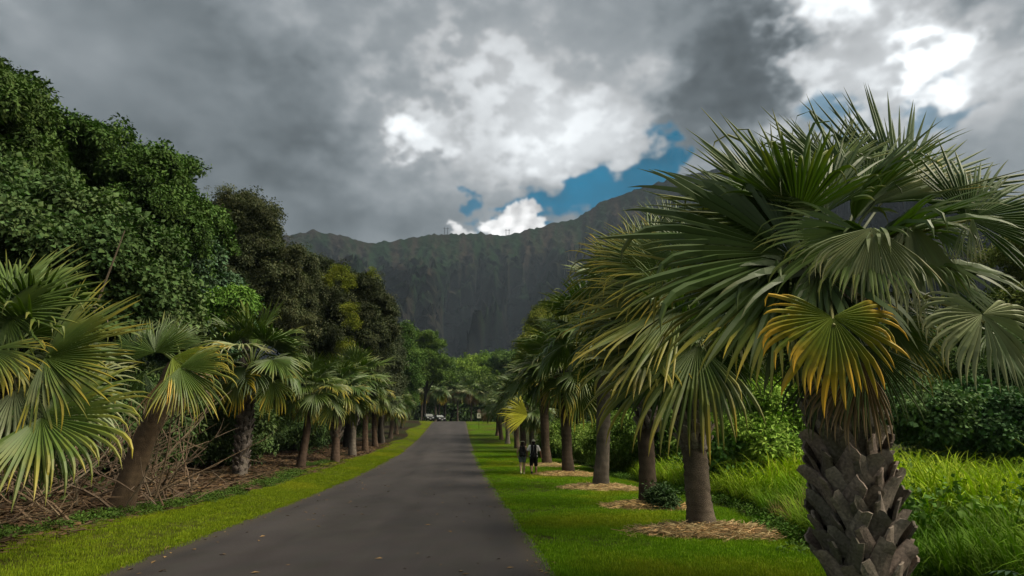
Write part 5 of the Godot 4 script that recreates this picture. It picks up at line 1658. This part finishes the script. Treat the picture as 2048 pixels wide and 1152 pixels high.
func make_sign() -> void:
	var o := thing("road_sign", on_ground(-5.05, 104.0), "small pale road sign with a brown plate above, on a thin post", "sign")
	var p := MB.new()
	p.tube([Vector3(0, -0.3, 0), Vector3(0, 2.95, 0)], [0.035, 0.035], 8, Color(0.06, 0.05, 0.04))
	part("post", p.mesh(M.steel), o)
	var plates := [["plate", 1.55, 2.3, 0.31, Color(0.5, 0.5, 0.36)], ["upper_plate", 2.34, 2.86, 0.24, Color(0.13, 0.105, 0.075)]]
	for s in plates:
		var g := MB.new()
		g.box(Vector3(-s[3], s[1] + 0.05, 0.036), Vector3(s[3], s[2] - 0.05, 0.05), s[4])
		g.box(Vector3(-s[3] + 0.05, s[1], 0.037), Vector3(s[3] - 0.05, s[2], 0.049), s[4])
		part(s[0], g.mesh(M.plate), o)
	# the dark device on the pale plate: an upright mark over a bar
	var k := MB.new()
	for m in [[-0.05, 2.05, 0.05, 2.2], [-0.10, 1.93, 0.10, 2.03], [-0.12, 1.82, 0.12, 1.91], [-0.25, 1.74, 0.25, 1.765]]:
		k.box(Vector3(m[0], m[1], 0.05), Vector3(m[2], m[3], 0.056), Color(0.05, 0.05, 0.05))
	part("marking", k.mesh(M.plate), o)


func make_details() -> void:
	# blue green fern on the bank at the lower right
	var fern := thing("fern", on_ground(4.95, 8.2), "blue green fern frond low in the grass right of the huge trunk", "fern")
	for k in 4:
		var g := MB.new()
		var d := Vector3(-1 + 0.5 * k, 0.75, 0.35).normalized()
		var at := Vector3(0.25, 0.02, 0.1 * k)
		var out := Vector3(d.x, 0, d.z).normalized()
		for s in 12:
			var nx := at + d * 0.075
			g.tube([at, nx], [0.005, 0.004], 4, Color(0.07, 0.1, 0.05))
			for sx in [-1.0, 1.0]:
				var sd: Vector3 = d.cross(Vector3.UP).normalized() * sx
				var l := 0.2 * sin((s + 1.5) / 13.5 * PI)
				var i0 := g.p(at, Color(0.05, 0.095, 0.055))
				g.p(at + sd * l * 0.5 + d * 0.035 - Vector3(0, 0.01, 0), Color(0.055, 0.10, 0.06))
				g.p(at + sd * l - Vector3(0, 0.04, 0) + d * 0.03, Color(0.06, 0.11, 0.065))
				g.p(at + sd * l * 0.5 - d * 0.03 - Vector3(0, 0.01, 0), Color(0.055, 0.10, 0.06))
				g.q(i0, i0 + 1, i0 + 2, i0 + 3)
			at = nx
			d = (d + Vector3(0, -0.13, 0) + out * 0.03).normalized()
		part("frond", g.mesh(M.leaf), fern)
	# a bare stem that leans out of the vines
	var stem := thing("bare_stem", on_ground(-9.9, 15.9), "thin bare stem leaning out of the vine draped tree", "dead stem")
	var sg := MB.new()
	sg.tube([Vector3(0, -0.2, 0), Vector3(-0.25, 2.2, 0.1), Vector3(-0.1, 4.2, 0.3), Vector3(0.55, 6.4, 0.5)], [0.05, 0.04, 0.032, 0.015], 6, Color(0.22, 0.18, 0.12))
	part("stem", sg.mesh(M.bark), stem)
	var tw := MB.new()
	tw.tube([Vector3(-0.15, 4.0, 0.28), Vector3(0.35, 4.3, 0.4), Vector3(0.45, 4.0, 0.45)], [0.025, 0.018, 0.01], 5, Color(0.22, 0.18, 0.12))
	part("twig", tw.mesh(M.bark), stem)
	# dead leaves blown onto the asphalt
	var lm := MB.new()
	var l0 := lm.p(Vector3(-0.06, 0.004, 0), Color(0.16, 0.10, 0.045))
	lm.p(Vector3(-0.01, 0.016, 0.03), Color(0.18, 0.12, 0.055))
	lm.p(Vector3(0.06, 0.008, 0.005), Color(0.2, 0.13, 0.06))
	lm.p(Vector3(0.0, 0.012, -0.028), Color(0.15, 0.1, 0.045))
	lm.q(l0, l0 + 1, l0 + 2, l0 + 3)
	var blown := []
	var blown_tint := []
	for k in 420:
		var d := 7.0 + 40.0 * pow(rng.randf(), 1.4)
		var w := (1.0 if rng.randf() < 0.5 else -1.0) * (3.1 - 2.6 * pow(rng.randf(), 2.6))
		blown.append(Transform3D(facing(Vector3.UP + ball() * 0.2, rf(0, TAU), Vector3.ONE * rf(0.4, 1.1)), Vector3(road_x(d, w), ground_across(w, d) + 0.022 + 0.03 * (1.0 - pow(minf(absf(w), 3.0) / 3.0, 2.0)), -d)))
		blown_tint.append(Color(1, 1, 1) * rf(0.4, 1.5))
	tag(many("fallen_leaves", lm.mesh(M.straw), blown, blown_tint, self), "dead leaves scattered on the asphalt, most along its edges", "leaf litter", "", "stuff")
	# the deep wood behind the left trees
	var where := []
	var tints := []
	for k in 5200:
		var d := rf(10.0, 118.0)
		var w := -rf(15.0, 26.0) - d * 0.06
		var x := road_x(d, w)
		var top := 7.5 + 3.0 * soft.get_noise_2d(d * 4.0, w * 4.0)
		where.append(Transform3D(facing(Vector3.UP + ball() * 0.6, rf(0, TAU), Vector3.ONE * rf(1.2, 2.2)), on_ground(x, d) + Vector3(0, rf(0.2, top), 0)))
		tints.append(vary(Color(0.04, 0.065, 0.02), 0.3))
	tag(many("woodland", tufts["mid"], where, tints, self), "deep dark wood behind the trees on the left", "woodland", "", "stuff")
	where = []
	tints = []
	for k in 2600:
		var d := rf(120.0, 330.0)
		var x := rf(-110.0, 110.0) * (0.4 + d / 260.0)
		if absf(x - road_x(d)) < 7.0 and d < 150.0:
			continue
		if d < 175.0 and x > -24.0 and x < 6.0:
			continue
		var top := 7.0 + 6.0 * soft.get_noise_2d(d * 1.5, x * 1.5)
		where.append(Transform3D(facing(Vector3.UP + ball() * 0.5, rf(0, TAU), Vector3.ONE * rf(1.6, 3.2)), on_ground(x, d) + Vector3(0, rf(0.3, 1.0) * top, 0)))
		tints.append(vary(Color(0.05, 0.085, 0.022), 0.3))
	tag(many("woodland", tufts["far"], where, tints, self), "far green wood at the foot of the mountain", "woodland", "", "stuff")
	# yellow green young leaves on the mango tree
	for n in get_children():
		if str(n.name).begins_with("mango_tree"):
			where = []
			tints = []
			for s in [Vector3(-13.9, 13.4, -48.5), Vector3(-13.1, 14.3, -49.0), Vector3(-12.2, 13.3, -48.5), Vector3(-12.0, 11.2, -48.5), Vector3(-11.7, 10.3, -48.5), Vector3(-12.3, 8.6, -49.0), Vector3(-11.5, 14.8, -53.0)]:
				for k in 44:
					where.append(Transform3D(facing(Vector3.UP + ball() * 0.6, rf(0, TAU), Vector3.ONE * rf(0.5, 0.8)), s - n.position + ball() * Vector3(0.75, 0.7, 0.6) * rng.randf()))
					tints.append(vary(Color(0.16, 0.19, 0.02), 0.25))
			var fl := many("young_leaves", tufts["mid"], where, tints, n)
			fl.set_meta("label", "yellow green flush of young leaves")


func _ready() -> void:
	rng.seed = 20240611
	soft.seed = 4
	soft.frequency = 0.01
	soft.fractal_octaves = 3
	var camera := Camera3D.new()
	camera.name = "camera"
	add_child(camera)
	camera.position = Vector3(0, CAMERA_HEIGHT, 0)
	camera.rotation_degrees = Vector3(12.8, 0, 0)
	camera.fov = 46.7
	camera.near = 0.05
	camera.far = 6000.0
	camera.current = true
	var sun := DirectionalLight3D.new()
	sun.name = "sun"
	add_child(sun)
	sun.rotation_degrees = Vector3(-50, 76, 0)
	sun.light_energy = 0.85
	sun.light_angular_distance = 44.0
	sun.light_color = Color(1.0, 0.95, 0.86)
	sun.shadow_enabled = true
	var e := Environment.new()
	e.background_mode = Environment.BG_SKY
	e.sky = Sky.new()
	e.sky.sky_material = make_sky()
	e.tonemap_mode = Environment.TONE_MAPPER_LINEAR
	e.tonemap_exposure = EXPOSURE
	e.fog_enabled = true
	e.fog_density = 0.00008
	e.fog_light_color = Color(0.72, 0.80, 0.88)
	e.sdfgi_enabled = true
	e.ssao_enabled = true
	e.ssil_enabled = true
	var we := WorldEnvironment.new()
	we.name = "world"
	we.environment = e
	add_child(we)
	make_materials()
	make_ground()
	make_mountain()
	make_trees()
	make_shrubs()
	near_palms()
	row_palms()
	make_grass()
	make_straw()
	make_brush()
	make_people()
	make_cars()
	make_sign()
	make_details()
